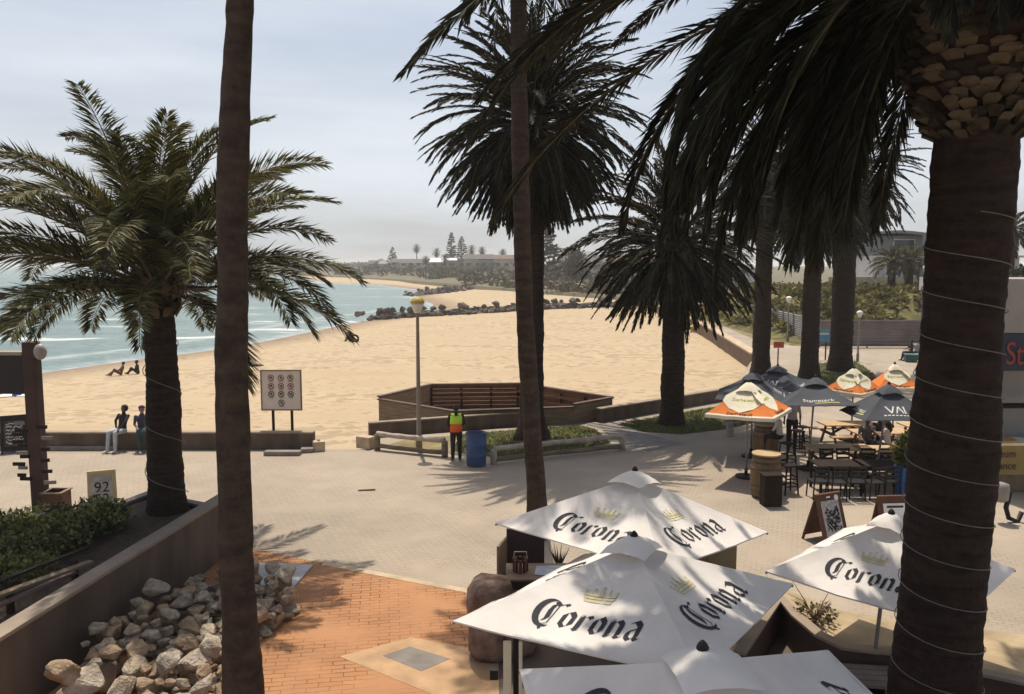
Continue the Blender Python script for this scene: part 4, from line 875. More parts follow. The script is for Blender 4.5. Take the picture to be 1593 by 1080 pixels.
ROCKM = [mat('pale_rock', (.36, .275, .18), .9, .3, 3., .8, 14, col2=(.56, .46, .34)), mat('tan_rock', (.30, .20, .12), .9, .3, 3., .6, 14, col2=(.42, .31, .20)), mat('grey_rock', (.34, .27, .20), .9, .3, 3., .8, 14, col2=(.52, .44, .345))]
rocks = []
for k in range(15):
    me = rock_mesh(k+1); me.materials.append(ROCKM[k % 3]); rocks.append(me)
rng = random.Random(4)
quad = [P(95, 1110), P(180, 1010), P(352, 912), P(425, 921), P(462, 948), P(435, 985), P(395, 1000), P(338, 1095), P(200, 1180)]
def inside(x, y, poly):
    c_ = False
    for i in range(len(poly)):
        (x1, y1), (x2, y2) = poly[i][:2], poly[i-1][:2]
        if (y1 > y) != (y2 > y) and x < (x2-x1)*(y-y1)/(y2-y1)+x1: c_ = not c_
    return c_
pool = []; xs = [p.x for p in quad]; ys_ = [p.y for p in quad]; tries = 0
colour = ['pale', 'tan', 'grey']
while len(pool) < 300 and tries < 60000:
    tries += 1; x, y = rng.uniform(min(xs), max(xs)), rng.uniform(min(ys_), max(ys_))
    if not inside(x, y, quad): continue
    lay = 0 if len(pool) < 150 else 1 if len(pool) < 245 else 2; s = (rng.uniform(.20, .46) if rng.random() < .62 else rng.uniform(.42, .72))*(1, .85, .7)[lay]
    if any(math.hypot(x-a, y-b)*1.0 < .33*(s+d) for a, b, d, l in pool if l == lay): continue
    wx = A0.x+(y-A0.y)*dAB.x/dAB.y
    if x-s*.45 < wx+.05 or (x > -3.8 and x < -3.1 and abs(y-10.2) < .6): continue
    pool.append((x, y, s, lay)); k = rng.randrange(15); me = rocks[k]
    hb = max(0, .30-(x-wx)*.22) if y < 15 else .05
    o = bpy.data.objects.new('rock', me); C.objects.link(o); o.location = (x, y, (s*.22, s*.30+.22, s*.3+.40)[lay]+hb*(.7 if lay else .3)); o.scale = (s, s, s*rng.uniform(.75, 1.05)); o.rotation_euler = (rng.uniform(-.5, .5), rng.uniform(-.5, .5), rng.uniform(0, 6.3))
    tag(o, ('large ' if s > .5 else 'small ' if s < .32 else '')+colour[k % 3]+' angular rock '+('lying on top of' if lay else 'low in')+' the heap by the planter wall', 'rock', 'rocks heaped by the planter wall')
GROY = [mat('wet_dark_rock', (.05, .043, .038), .8, .4, 1.5, .5, 8, col2=(.11, .095, .082)), mat('brown_groyne_rock', (.15, .115, .085), .85, .3, 1.5, .5, 8, col2=(.24, .19, .145))]
gr = []
for k in range(8):
    me = rock_mesh(40+k, .8, 14); me.materials.append(GROY[0 if k < 5 else 1]); gr.append(me)
def groyne(px_pts, z, n, wdt, smin, smax, label, group, seed, dark=.65):
    rng = random.Random(seed); L = [P(x, y, z) for x, y in px_pts]; seg = [(b-a).length for a, b in zip(L, L[1:])]; tot = sum(seg)
    for i in range(n):
        f = (i+rng.random())/n*tot; j = 0
        while j < len(seg)-1 and f > seg[j]: f -= seg[j]; j += 1
        p = L[j].lerp(L[j+1], f/seg[j]); s = rng.uniform(smin, smax); lay = rng.random()
        o = bpy.data.objects.new('boulder', rng.choice(gr[:5]) if rng.random() < dark else rng.choice(gr[5:])); C.objects.link(o)
        x, y = p.x+rng.gauss(0, wdt*.15), p.y+rng.gauss(0, wdt*.30); zz = max(sz(x, y), SEA_Z-.3)
        o.location = (x, y, zz+s*.22+(.5*smax if lay > .68 else 0)); o.scale = (s, s, s*rng.uniform(.7, 1.0)); o.rotation_euler = (rng.uniform(-.5, .5), rng.uniform(-.5, .5), rng.uniform(0, 6.3))
        tag(o, label, 'boulder', group)
def ridge(pts, z, wd, h, seed):
    L = [P(x, y, z) for x, y in pts]; mb = MB(); q = []
    for a, b in zip(L, L[1:]): q += [a.lerp(b, i/14) for i in range(14)]
    q.append(L[-1]); rng = random.Random(seed); n = 9; V = []
    for i, p in enumerate(q):
        k = min(1, i/5+.15); zz = max(sz(p.x, p.y), SEA_Z-.4)
        V += [(p.x+rng.gauss(0, .25), p.y+wd*(j/(n-1)-.5)*2+rng.gauss(0, .25), zz-.3+k*h*math.sin(PI*j/(n-1))*rng.uniform(.6, 1.25)) for j in range(n)]
    mb.add(V, [(i*n+j, i*n+j+1, (i+1)*n+j+1, (i+1)*n+j) for i in range(len(q)-1) for j in range(n-1)]); tag(mb.build('rubble', GROY[0]), kind='stuff')
ridge(((568,493),(640,490.5),(740,489.5),(850,486.5),(940,483.5),(1030,480)), -1.2, 1.7, 1.15, 3); ridge(((634,458.6),(690,455.6),(730,451.6),(770,446)), -1.3, 4, 1.6, 4)
groyne(((562,494),(640,491),(740,490),(850,487),(940,484),(1030,480)), -1.2, 212, 3.0, .7, 1.75, 'dark boulder in the near rock groyne running out into the sea', 'boulders of the near groyne', 5)
groyne(((628,459),(690,456),(730,452),(770,446)), -1.3, 86, 7, .9, 2.4, 'boulder in the second rock groyne farther along the bay', 'boulders of the far groyne', 6, .75)
# ---------------------------------------------------------------- people
SKIN = mat('dark_skin', (.12, .062, .038), .55, .12, 4.); SKIN_M = mat('tan_skin', (.30, .17, .11), .55, .12, 4.)
HAIR = mat('black_hair', (.014, .012, .011), .6, .2, 20.)
def cloth(name, col, col2=None, sc=6.): return mat(name, col, .85, .12, sc, .15, 40, col2=col2)
def pose_joints(kind, seat=.45, lean=0., arms=None, turn=0.):
    J = {}
    if kind in ('stand', 'walk'):
        pz = .93; J['pel'] = (0, 0, pz); st = .16 if kind == 'walk' else 0
        for s, n in ((-1, 'L'), (1, 'R')):
            J['hip'+n] = (s*.095, 0, pz-.02); J['kn'+n] = (s*.105, s*st*.7+.03, .50); J['an'+n] = (s*.11, s*st*1.3-.01, .085); J['to'+n] = (s*.125, s*st*1.3+.16, .04)
        base = Vector((0, 0, pz))
    elif kind == 'sit':
        base = Vector((0, 0, seat+.10)); J['pel'] = tuple(base)
        for s, n in ((-1, 'L'), (1, 'R')):
            k = .08 if n == 'R' else 0
            J['hip'+n] = (s*.10, .0, seat+.09); J['kn'+n] = (s*.13, .42, seat+.09); J['an'+n] = (s*.12, .44+k, .085); J['to'+n] = (s*.13, .62+k, .04)
    elif kind == 'ground':
        base = Vector((0, 0, .12)); J['pel'] = tuple(base)
        for s, n in ((-1, 'L'), (1, 'R')):
            J['hip'+n] = (s*.10, .02, .12); J['kn'+n] = (s*.16, .38, .44 if n == 'L' else .30); J['an'+n] = (s*.15, .58 if n == 'L' else .72, .08); J['to'+n] = (s*.16, .76 if n == 'L' else .9, .06)
    else:  # lying on the front, head forward
        base = Vector((0, 0, .13)); J['pel'] = tuple(base)
        for s, n in ((-1, 'L'), (1, 'R')):
            J['hip'+n] = (s*.10, -.03, .12); J['kn'+n] = (s*.12, -.45, .09); J['an'+n] = (s*.12, -.85, .10); J['to'+n] = (s*.14, -1.0, .05)
    up = Vector((0, math.sin(lean), math.cos(lean))) if kind != 'lie' else Vector((0, 1, .25)).normalized(); fw = Vector((0, math.cos(lean), -math.sin(lean))) if kind != 'lie' else Vector((0, -.25, 1))
    J['wai'] = base+up*.18; J['che'] = base+up*.36; J['nec'] = base+up*.53; J['hea'] = base+up*.66+(Vector((0, .02, 0)))
    for s, n in ((-1, 'L'), (1, 'R')):
        sh = base+up*.48+Vector((s*.185, 0, 0)); J['sh'+n] = sh
        if arms and n in arms: J['el'+n], J['wr'+n] = arms[n]
        else:
            J['el'+n] = sh-up*.28+Vector((s*.06, -.02, 0)); J['wr'+n] = J['el'+n]-up*.22+fw*.09+Vector((0, 0, 0))
            if kind in ('sit', 'ground'): J['el'+n] = sh-up*.24+fw*.10+Vector((s*.05, 0, 0)); J['wr'+n] = J['el'+n]+Vector((-s*.05, .20, -.06))
    return {k: Vector(v) for k, v in J.items()}
def person(label, loc, rz, kind, cols, seat=.45, lean=0., arms=None, hair='short', hat=None, vest=None, group=None, vox=.013, scale=1., skirt=False, sleeves=True, turn=0.):
    shirt, trous, shoe, skin = cols; J = pose_joints(kind, seat, lean, arms); mb = MB(); B = []
    def limb(p, q, r0, r1, reg, flat=1., n=10):
        p, q = Vector(p), Vector(q); d = (q-p)
        mb.tube([p-d.normalized()*r0*.7, p-d.normalized()*r0*.3, p, p.lerp(q, .35), q, q+d.normalized()*r1*.4, q+d.normalized()*r1*.75], [r0*.45, r0*.88, r0, r0*.62+r1*.42, r1, r1*.85, r1*.4], n, flat=flat); B.append((p, q, (r0+r1)/2*.8, reg))
    pel, wai, che, nec, hea = J['pel'], J['wai'], J['che'], J['nec'], J['hea']; up = (nec-pel).normalized()
    mb.tube([pel-up*.10, pel-up*.04, pel+up*.04, wai, che, che+up*.09, nec-up*.03, nec+up*.02], [.10, .155, .165, .142, .168, .165, .10, .06], 14, flat=.66)
    B += [(pel+up*.06, nec-up*.04, .15, 0), (pel-up*.10, pel, .15, 1)]
    limb(nec-up*.02, hea-up*.06, .058, .052, 3)
    # the head with nose, chin and ears
    fwd = Vector((math.sin(turn), math.cos(turn), 0)); hu = Vector((0, 0, 1)) if kind != 'lie' else Vector((0, .3, .95)).normalized(); sd = Vector((math.cos(turn), -math.sin(turn), 0))
    hc = hea+Vector((0, 0, .03)); mb.ball(hc, (.075, .092, .112), 14, 10); mb.ball(hc+fwd*.03-Vector((0, 0, .06)), (.052, .058, .058), 10, 7)
    mb.ball(hc+fwd*.095-Vector((0, 0, .015)), (.016, .02, .026), 6, 5)
    for s in (-1, 1): mb.ball(hc+sd*(s*.078)-Vector((0, 0, .01)), (.014, .022, .032), 6, 5)
    B.append((hc-Vector((0, 0, .06)), hc+Vector((0, 0, .05)), .10, 3))
    for s, n in ((-1, 'L'), (1, 'R')):
        limb(J['sh'+n], J['el'+n], .056, .042, 0 if sleeves else 3); limb(J['el'+n], J['wr'+n], .042, .029, 0 if sleeves == 'long' else 3)
        limb(J['hip'+n], J['kn'+n], .100, .074, 1); limb(J['kn'+n], J['an'+n], .074, .056, 1)
        limb(J['an'+n]+Vector((0, -.03, -.02)) if kind != 'lie' else J['an'+n], J['to'+n], .045, .036, 2)
        # a hand: palm, four unequal bent fingers, thumb from its side
        d = (J['wr'+n]-J['el'+n]).normalized(); w0 = J['wr'+n]; ax = d.cross(Vector((0, 1, .3))).normalized() if abs(d.y) < .9 else Vector((1, 0, 0)); nn = d.cross(ax)
        limb(w0+d*.02, w0+d*.085, .030, .036, 3, .55, 8)
        for i, (o, l) in enumerate(((-.027, .066), (-.009, .078), (.010, .073), (.027, .056))):
            b0 = w0+d*.09+ax*o; mb.tube([b0-d*.02, b0, b0+d*l*.55+nn*.008, b0+d*l*.9+nn*.03], [.0095, .0105, .0098, .007], 6)
        mb.tube([w0+d*.03+ax*.026, w0+d*.06+ax*.052, w0+d*.095+ax*.056+nn*.012], [.012, .0115, .008], 6); B.append((w0+d*.09, w0+d*.17, .035, 3))
    if skirt: limb(pel, (J['knL']+J['knR'])/2, .17, .17, 1, .8, 14)
    tmp = mb.build('body', [], None); tmp.data.materials.clear()
    md = tmp.modifiers.new('r', 'REMESH'); md.mode = 'VOXEL'; md.voxel_size = vox
    sm = tmp.modifiers.new('s', 'SMOOTH'); sm.factor = .5; sm.iterations = 2
    dg = bpy.context.evaluated_depsgraph_get(); me = bpy.data.meshes.new_from_object(tmp.evaluated_get(dg)); bpy.data.objects.remove(tmp)
    n = len(me.polygons); ctr = np.zeros(n*3); me.polygons.foreach_get('center', ctr); ctr = ctr.reshape(-1, 3)
    best = np.full(n, 1e9); reg = np.zeros(n, int)
    for p, q, r, g in B:
        p, q = np.array(p), np.array(q); d = q-p; tt = np.clip(((ctr-p)@d)/max(1e-9, d@d), 0, 1); ds = np.linalg.norm(ctr-p-tt[:, None]*d, axis=1)-r
        u = ds < best; best[u] = ds[u]; reg[u] = g
    for m_ in (shirt, trous, shoe, skin): me.materials.append(m_)
    me.polygons.foreach_set('material_index', reg.tolist()); me.polygons.foreach_set('use_smooth', [True]*n); me.update()
    t = thing('person', label, 'person', (0, 0, 0), group)
    o = bpy.data.objects.new('body', me); C.objects.link(o); o.parent = t
    mb = MB()
    for s in (-1, 1): mb.ball(hc+fwd*.082+sd*(s*.03)+Vector((0, 0, .012)), (.011, .008, .007), 6, 5)
    mb.build('eyes', HAIR, t)
    if hair:
        mb = MB(); bk = hc-fwd*.016+Vector((0, 0, .022)); mb.ball(bk, (.088, .096, .108), 12, 9)
        if hair == 'long':
            mb.tube([hc-fwd*.03+Vector((0, 0, .04)), hc-fwd*.085-Vector((0, 0, .08)), hc-fwd*.12-Vector((0, 0, .24)), hc-fwd*.10-Vector((0, 0, .36))], [.09, .105, .10, .05], 10)
        if hair == 'big': mb.ball(bk-fwd*.02, (.115, .115, .12), 12, 9)
        V = [Vector(v) for v in mb.v]      # keep the face clear
        mb.v = [tuple(v-fwd*max(0, (v-hc).dot(fwd)-.045)*(1 if (v-hc).z < .075 else .2)) for v in V]
        mb.build('hair', HAIR, t, smooth=True)
    if hat:
        hm, brim = hat; mb = MB(); top = hc+Vector((0, 0, .045)); mb.lathe(top, [(.10, 0), (.102, .03), (.09, .07), (.05, .095), (.01, .1)], 14)
        if brim == 'peak': mb.tube([top+fwd*.06+Vector((0, 0, .012)), top+fwd*.13+Vector((0, 0, .008)), top+fwd*.18], [.07, .065, .03], 10, flat=.12)
        else: mb.lathe(top, [(.10, 0), (.19, -.012), (.19, -.004), (.10, .012)], 16)
        mb.build('hat', hm, t, smooth=True)
    if vest:
        u = (nec-pel).normalized()
        for k, (m_, z0, z1) in enumerate(((vest[0], .22, .47), (vest[1], -.03, .215))):
            mb = MB(); mb.tube([pel+u*z0, pel+u*(z0+(z1-z0)*.5), pel+u*z1], [.188, .19, .192] if k == 0 else [.192, .186, .182], 18, flat=.72); mb.build('safety_vest', m_, t, smooth=True)
        mb = MB()
        for s in (-1, 1): mb.bar(pel+u*.46+Vector((s*.10, -.06, 0)), pel+u*.52+Vector((s*.11, 0, 0)), .10, .10)
        mb.build('vest_strap', vest[0], t)
    t.location = loc; t.rotation_euler = (0, 0, rz); t.scale = (scale,)*3; return t
BLK = cloth('black_cloth', (.022, .02, .021)); NAVY = cloth('navy_cloth', (.03, .033, .055)); JEANS = cloth('pale_jeans', (.42, .45, .48)); SHOE_W = mat('white_shoe', (.65, .62, .58)); SHOE_B = mat('black_shoe', (.02, .02, .02))
WSHIRT = cloth('white_cotton', (.58, .52, .50)); PINK = cloth('pale_pink_cloth', (.42, .34, .33)); VIO = cloth('violet_grey_cloth', (.06, .055, .085)); RUST = cloth('rust_cloth', (.16, .055, .02)); TEAL = cloth('teal_cloth', (.03, .06, .065))
PATT = mat('patterned_cloth', (.02, .016, .018), .85, .2, 34., col2=(.22, .20, .20)); PURPLE = cloth('purple_cap_cloth', (.06, .035, .09))
HIVIS = mat('lime_vest', (.52, .74, .07), .7, .06, 3.); HIVO = mat('orange_vest', (.80, .12, .02), .7, .06, 3.)
g = P(710, 716); g.z = 0
person('man standing with his back to us in a lime and orange safety vest', g, R(8), 'stand', (BLK, BLK, SHOE_B, SKIN), arms={'L': ((-.25, .06, 1.14), (-.17, .22, 1.02)), 'R': ((.25, .06, 1.14), (.16, .22, 1.02))}, vest=(HIVIS, HIVO), sleeves='long')
yw = Wz.y+.02
person('young person in black top and pale jeans sitting on the beach wall', ((180-796.5)/1240*yw, yw, 0), R(180-18), 'sit', (BLK, JEANS, SHOE_W, SKIN), seat=.56, lean=-.22, arms={'R': ((.34, -.10, .93), (.37, -.14, .66)), 'L': ((-.25, .10, .95), (-.20, .28, .78))}, hair='big', sleeves='long')
person('person in violet grey clothes and purple cap sitting by the palm trunk', ((213-796.5)/1240*yw, yw-.02, 0), R(180+28), 'sit', (VIO, TEAL, SHOE_W, SKIN_M), seat=.56, lean=.10, hat=(PURPLE, 'peak'), hair='short', sleeves='long', skirt=True)
def at(px, Y): return Vector(((px-796.5)/1240*Y, Y, 0))
person('man in a white shirt perched on a stool at the barrel table', at(1220, 23.9), R(75), 'sit', (WSHIRT, BLK, SHOE_B, SKIN), seat=.74, lean=.12, arms={'L': ((-.24, .20, 1.05), (-.20, .42, 1.02)), 'R': ((.24, .16, 1.02), (.12, .42, 1.02))}, vox=.014)
person('person in dark clothes standing behind the barrel tables', at(1207, 25.3), R(200), 'stand', (NAVY, BLK, SHOE_B, SKIN), hair='short', sleeves='long', vox=.016)
person('person in a pale pink shirt standing under the charcoal umbrella', at(1239, 25.9), R(160), 'stand', (PINK, BLK, SHOE_B, SKIN), vox=.016)
person('person in a patterned shirt and dark cap at the picnic table', at(1357, 24.4), R(165), 'sit', (PATT, NAVY, SHOE_B, SKIN), seat=.45, lean=.18, hat=(BLK, 'peak'), vox=.014)
person('woman with long dark hair and white top at the picnic table', at(1391, 24.0), R(62), 'sit', (WSHIRT, BLK, SHOE_B, SKIN_M), seat=.45, lean=.10, hair='long', arms={'L': ((-.22, .18, .82), (-.12, .36, .92)), 'R': ((.22, .18, .80), (.14, .38, .86))}, vox=.014)
person('person in dark clothes between the two at the picnic table', at(1375, 25.0), R(185), 'sit', (BLK, BLK, SHOE_B, SKIN), seat=.45, lean=.2, vox=.018)
person('person in a rust coloured top sitting beside the near palm trunk', at(1434, 22.6), R(70), 'sit', (RUST, BLK, SHOE_B, SKIN), seat=.45, lean=.15, vox=.016)
GP = 'people on the promenade'
person('person in a grey top seated beyond the back orange umbrella, left one', at(1361, 34.5), R(185), 'sit', (VIO, BLK, SHOE_B, SKIN), seat=.45, vox=.02)
person('person in black seated beyond the back orange umbrella, right one', at(1396, 34.0), R(150), 'sit', (BLK, BLK, SHOE_B, SKIN), seat=.45, lean=-.1, vox=.02)
for px, Y, cl, rz, lab in ((1421, 50, (BLK, BLK), 90, 'seated person in black on the teal bench, leftmost'), (1430, 50.3, (WSHIRT, NAVY), 150, 'seated person in white on the teal bench, middle'), (1439, 49.8, (VIO, BLK), 220, 'seated person in grey on the teal bench, nearest the trunk')):
    person(lab, at(px, Y), R(rz), 'sit', (*cl, SHOE_B, SKIN), vox=.025)
def beach_at(px, py):
    z = -1.0
    for _ in range(8): p = P(px, py, z); z = sz(p.x, p.y)
    return Vector((p.x, p.y, z+.0))
person('sunbather sitting on the sand, left of a pair by the water', beach_at(188, 584), R(120), 'ground', (RUST, SKIN, SKIN, SKIN), lean=-.3, sleeves=False, vox=.025)
person('sunbather in black sitting on the sand, right of a pair by the water', beach_at(215, 582), R(100), 'ground', (BLK, BLK, SKIN, SKIN), lean=.1, sleeves='long', vox=.025, hair='big')
person('sunbather lying on the sand beyond the notice board', beach_at(388, 570), R(80), 'lie', (BLK, SKIN, SKIN, SKIN), sleeves=False, vox=.025)
for px, py, cl, lab in ((838, 459, BLK, 'far walker on the second beach, left of three'), (845, 459, NAVY, 'far walker on the second beach, middle of three'), (851, 459, RUST, 'far walker on the second beach, right of three')):
    person(lab, beach_at(px, py), R(90), 'walk', (cl, NAVY, SHOE_B, SKIN), vox=.05, sleeves='long')
for px, Y, cl, lab in ((1133, 92, BLK, 'person in black standing by the parked cars'), (1126, 95, WSHIRT, 'person in white standing by the parked cars')):
    person(lab, at(px, Y), R(30), 'walk', (cl, NAVY, SHOE_B, SKIN), vox=.05)
# towels and box on the sand
p = beach_at(27, 617); block('cool_box', 'bright blue box on the sand under the dark shelter roof', 'box', p, (.42, .32, .36), BRIGHTBLUE, .3, .03)
mb = MB()
for q, c_ in (((42, 616), 0), ((14, 617), 0)):
    p = beach_at(*q); mb.box((p.x, p.y, p.z+.05), (.8, .9, .07), .3)
tag(mb.build('towel', WHITE, bevel=.03), 'crumpled pale towels on the sand beside the blue box', 'towel')
p = beach_at(552, 532); t = thing('beach_wheel', 'dark round tyre lying at the water edge beyond the palm frond tips', 'tyre', p); mb = MB()
V = [(p.x+.32*math.cos(2*PI*j/20), p.y, p.z+.30+.32*math.sin(2*PI*j/20)) for j in range(21)]; mb.tube(V, .10, 8); mb.build('tyre', BLACKM, t, smooth=True)
person('dark clothed figure sitting at the water edge beside the tyre', beach_at(546, 532), R(60), 'ground', (BLK, BLK, SKIN, SKIN), sleeves='long', vox=.03)
# ---------------------------------------------------------------- cafe furniture
OAK = mat('barrel_oak', (.17, .105, .05), .65, .3, 3., .25, 20, stretch=(6, 6, .6)); HOOP = mat('barrel_hoop', (.10, .075, .05), .5, .25, 5., metal=.4); LID = mat('barrel_lid', (.42, .30, .16), .6, .2, 3.)
def barrel(label, base, H=1.12, r=.33):
    t = thing('barrel', label, 'barrel', base); b = Vector(base); rad = lambda f: r*(1+.20*math.sin(PI*f))
    mb = MB(); mb.lathe(b, [(rad(i/14), H*i/14) for i in range(15)], 28); mb.build('staves', OAK, t, smooth=True)
    for f0, f1 in ((.01, .06), (.13, .18), (.28, .33), (.67, .72), (.82, .87), (.93, .985)):
        mb = MB(); mb.lathe(b, [(rad(f0)+.002, H*f0), (rad(f0)+.010, H*f0+.004), (rad(f1)+.010, H*f1-.004), (rad(f1)+.002, H*f1)], 28); mb.build('hoop', HOOP, t, smooth=True)
    mb = MB(); mb.lathe(b+Vector((0, 0, H)), [(r*1.10, .003), (r*1.12, .018), (r*1.10, .04)], 28); mb.build('table_top', LID, t); return t
barrel('nearest oak barrel table with pale round lid, bar stools in front', at(1200, 20.3))
barrel('oak barrel table farther back, the man in the white shirt beside it', at(1198, 24.2))
def stool(label, base, rz, back=False, seat_h=.76, group='bar stools'):
    t = thing('bar_stool', label, 'stool', (0, 0, 0), group); mb = MB(); mb.box((0, 0, seat_h), (.36, .36, .04)); mb.build('seat', TIMBER_D, t, bevel=.012)
    for sx_ in (-1, 1):
        for sy in (-1, 1):
            mb = MB(); mb.bar((sx_*.19, sy*.19, 0), (sx_*.14, sy*.14, seat_h-.02), .04, .04); mb.build('leg', TIMBER_D, t)
    mb = MB()
    for z in (.22, .42):
        for s in (-1, 1):
            k = .19-.05*z/seat_h; mb.bar((-k, s*k, z), (k, s*k, z), .025, .03); mb.bar((s*k, -k, z+.04), (s*k, k, z+.04), .025, .03)
    mb.build('stretcher', TIMBER_D, t)
    if back: mb = MB(); mb.box((0, .17, seat_h+.17), (.36, .03, .34)); mb.build('backrest', TIMBER_D, t, bevel=.01)
    t.location = base; t.rotation_euler = (0, 0, rz); return t
s0 = stool('dark bar stool to the right of the nearest barrel', at(1236, 20.6), .2)
copy_tree(s0, at(1233, 23.2), .5, 'dark bar stool under the man in the white shirt'); copy_tree(s0, at(1248, 25.0), .1, 'dark bar stool farther right of the man in white'); copy_tree(s0, at(1256, 25.6), .4, 'dark bar stool behind the others by the clear umbrella pole')
c = at(1209, 19.55); t = thing('bar_box', 'dark upright timber stand in front of the nearest barrel', 'stand', c); mb = MB(); mb.box((c.x, c.y, .38), (.46, .34, .76), .1); mb.build('body', TIMBER_D, t, bevel=.02); mb = MB(); mb.box((c.x, c.y, .79), (.52, .40, .05), .1); mb.build('top', TIMBER_D, t, bevel=.015)
def picnic(label, base, rz, top=TIMBER_T, L=1.8, group='picnic tables'):
    t = thing('picnic_table', label, 'picnic table', (0, 0, 0), group); mb = MB()
    for i in range(5): mb.box((0, -.32+.16*i, .75), (L, .148, .045))
    mb.build('table_top', top, t, bevel=.006)
    for s in (-1, 1):
        mb = MB()
        for i in range(2): mb.box((0, s*(.66+.14*i), .45), (L, .13, .045))
        mb.build('bench_seat', top, t, bevel=.006)
    for s in (-1, 1):
        x = s*(L/2-.28); mb = MB(); mb.bar((x, -.62, 0), (x, -.22, .72), .09, .045, (1, 0, 0)); mb.bar((x, .62, 0), (x, .22, .72), .09, .045, (1, 0, 0)); mb.build('leg_frame', TIMBER_R, t)
        mb = MB(); mb.bar((x+.05, -.80, .40), (x+.05, .80, .40), .045, .09); mb.bar((x+.05, -.35, .70), (x+.05, .35, .70), .045, .08); mb.build('crossbeam', TIMBER_R, t)
    mb = MB(); mb.bar((-L/2+.3, 0, .38), (0, 0, .71), .07, .045, (0, 1, 0)); mb.bar((L/2-.3, 0, .38), (0, 0, .71), .07, .045, (0, 1, 0)); mb.build('brace', TIMBER_R, t)
    t.location = base; t.rotation_euler = (0, 0, rz); return t
p0 = picnic('pale topped picnic table at the back, left of the seated pair', at(1327, 26.2), .04)
copy_tree(p0, at(1314, 22.7), -.03, 'picnic table left of two standing end to end in the middle row'); copy_tree(p0, at(1391, 22.5), .03, 'picnic table right of two in the middle row, umbrella pole behind it')
copy_tree(p0, at(1378, 24.9), .05, 'picnic table where the patterned shirt and the long haired woman sit'); copy_tree(p0, at(1455, 26.0), .02, 'dark ended picnic table half hidden by the near palm trunk')
def chair(label, base, rz, group='black cafe chairs'):
    t = thing('cafe_chair', label, 'chair', (0, 0, 0), group)
    mb = MB(); mb.box((0, 0, .45), (.42, .42, .035)); mb.build('seat', BLACKM, t, bevel=.01)
    for sx_ in (-1, 1):
        for sy in (-1, 1): mb = MB(); mb.bar((sx_*.20, sy*.20, 0), (sx_*.18, sy*.18, .44), .03, .03); mb.build('leg', BLACKM, t)
    for sx_ in (-1, 1): mb = MB(); mb.bar((sx_*.18, -.19, .44), (sx_*.18, -.25, .90), .03, .03); mb.build('back_post', BLACKM, t)
    mb = MB()
    for z in (.62, .74, .86): mb.bar((-.18, -.19-.06*(z-.44)/.46, z), (.18, -.19-.06*(z-.44)/.46, z), .02, .06)
    mb.build('backrest', BLACKM, t); t.location = base; t.rotation_euler = (0, 0, rz); return t
def darktable(label, base, rz, group='dark cafe tables'):
    t = thing('cafe_table', label, 'table', (0, 0, 0), group); mb = MB(); mb.box((0, 0, .73), (1.25, .78, .04)); mb.build('table_top', TIMBER_D, t, bevel=.01)
    for sx_ in (-1, 1):
        for sy in (-1, 1): mb = MB(); mb.box((sx_*.56, sy*.33, .355), (.06, .06, .71)); mb.build('leg', TIMBER_D, t)
    
    for sy in (-1, 1): mb = MB(); mb.box((0, sy*.345, .66), (1.1, .03, .09)); mb.build('apron', TIMBER_D, t)
    t.location = base; t.rotation_euler = (0, 0, rz); return t
d0 = darktable('dark cafe table nearest the poster sign, left of the front row', at(1313, 20.9), .02); copy_tree(d0, at(1380, 20.9), -.03, 'dark cafe table beside the blue tub, right of the front row')
c0 = chair('black cafe chair in the front row, far left end', at(1283, 20.2), R(5))
for px, Y, rz, lab in ((1313, 20.1, 0, 'black cafe chair in the front row, second from the left'), (1343, 20.15, -.1, 'black cafe chair in the front row, third from the left'), (1372, 20.1, .1, 'black cafe chair in the front row behind the white poster sign'), (1398, 20.2, -.05, 'black cafe chair in the front row next to the blue tub'),
    (1300, 21.7, PI, 'black cafe chair behind the left dark table, left one'), (1328, 21.75, PI+.1, 'black cafe chair behind the left dark table, right one'), (1366, 21.7, PI-.1, 'black cafe chair behind the right dark table, left one'), (1396, 21.75, PI, 'black cafe chair behind the right dark table, right one')):
    copy_tree(c0, at(px, Y), rz, lab)
def leafy(name, rng, c, r, n, size, zmin=None, shape=None):
    u = rng.normal(0, 1, (n, 3)); u /= np.linalg.norm(u, axis=1)[:, None]; p = u*np.power(rng.uniform(.15, 1, n), .4)[:, None]*np.array(r)+np.array(c)
    if zmin is not None: p = p[p[:, 2] > zmin]
    n = len(p); d = rng.normal(0, 1, (n, 3)); d[:, 2] = np.abs(d[:, 2])*.6+.15; d /= np.linalg.norm(d, axis=1)[:, None]
    q = np.cross(d, rng.normal(0, 1, (n, 3))); q /= np.linalg.norm(q, axis=1)[:, None]; s = size*rng.uniform(.6, 1.3, n)[:, None]
    return np.stack([p, p+d*s*.5+q*s*.28, p+d*s, p+d*s*.5-q*s*.28], 1).reshape(-1, 3)
LEAF = mat('hedge_leaf', (.045, .062, .016), .5, .3, 1.2, col2=(.24, .235, .07), trans=.3, island=.6, spec=.4)
LEAF_D = mat('dark_leaf', (.03, .045, .016), .6, .3, 1., col2=(.075, .09, .032), trans=.15, island=.5)
c = at(1424, 20.2); t = thing('tub_plant', 'leafy plant in a bright blue tub beside the near palm trunk', 'potted plant', c)
mb = MB(); mb.lathe(c, [(.24, 0), (.26, .3), (.29, .78), (.31, .80), (.31, .84), (.27, .84), (.26, .76), (.01, .75)], 20); mb.build('tub', BRIGHTBLUE, t, smooth=True)
mb = MB(); V = leafy('', np.random.default_rng(3), (c.x, c.y, 1.2), (.32, .32, .45), 700, .18); mb.arrays(V, np.arange(len(V)).reshape(-1, 4)); mb.build('foliage', LEAF, t)
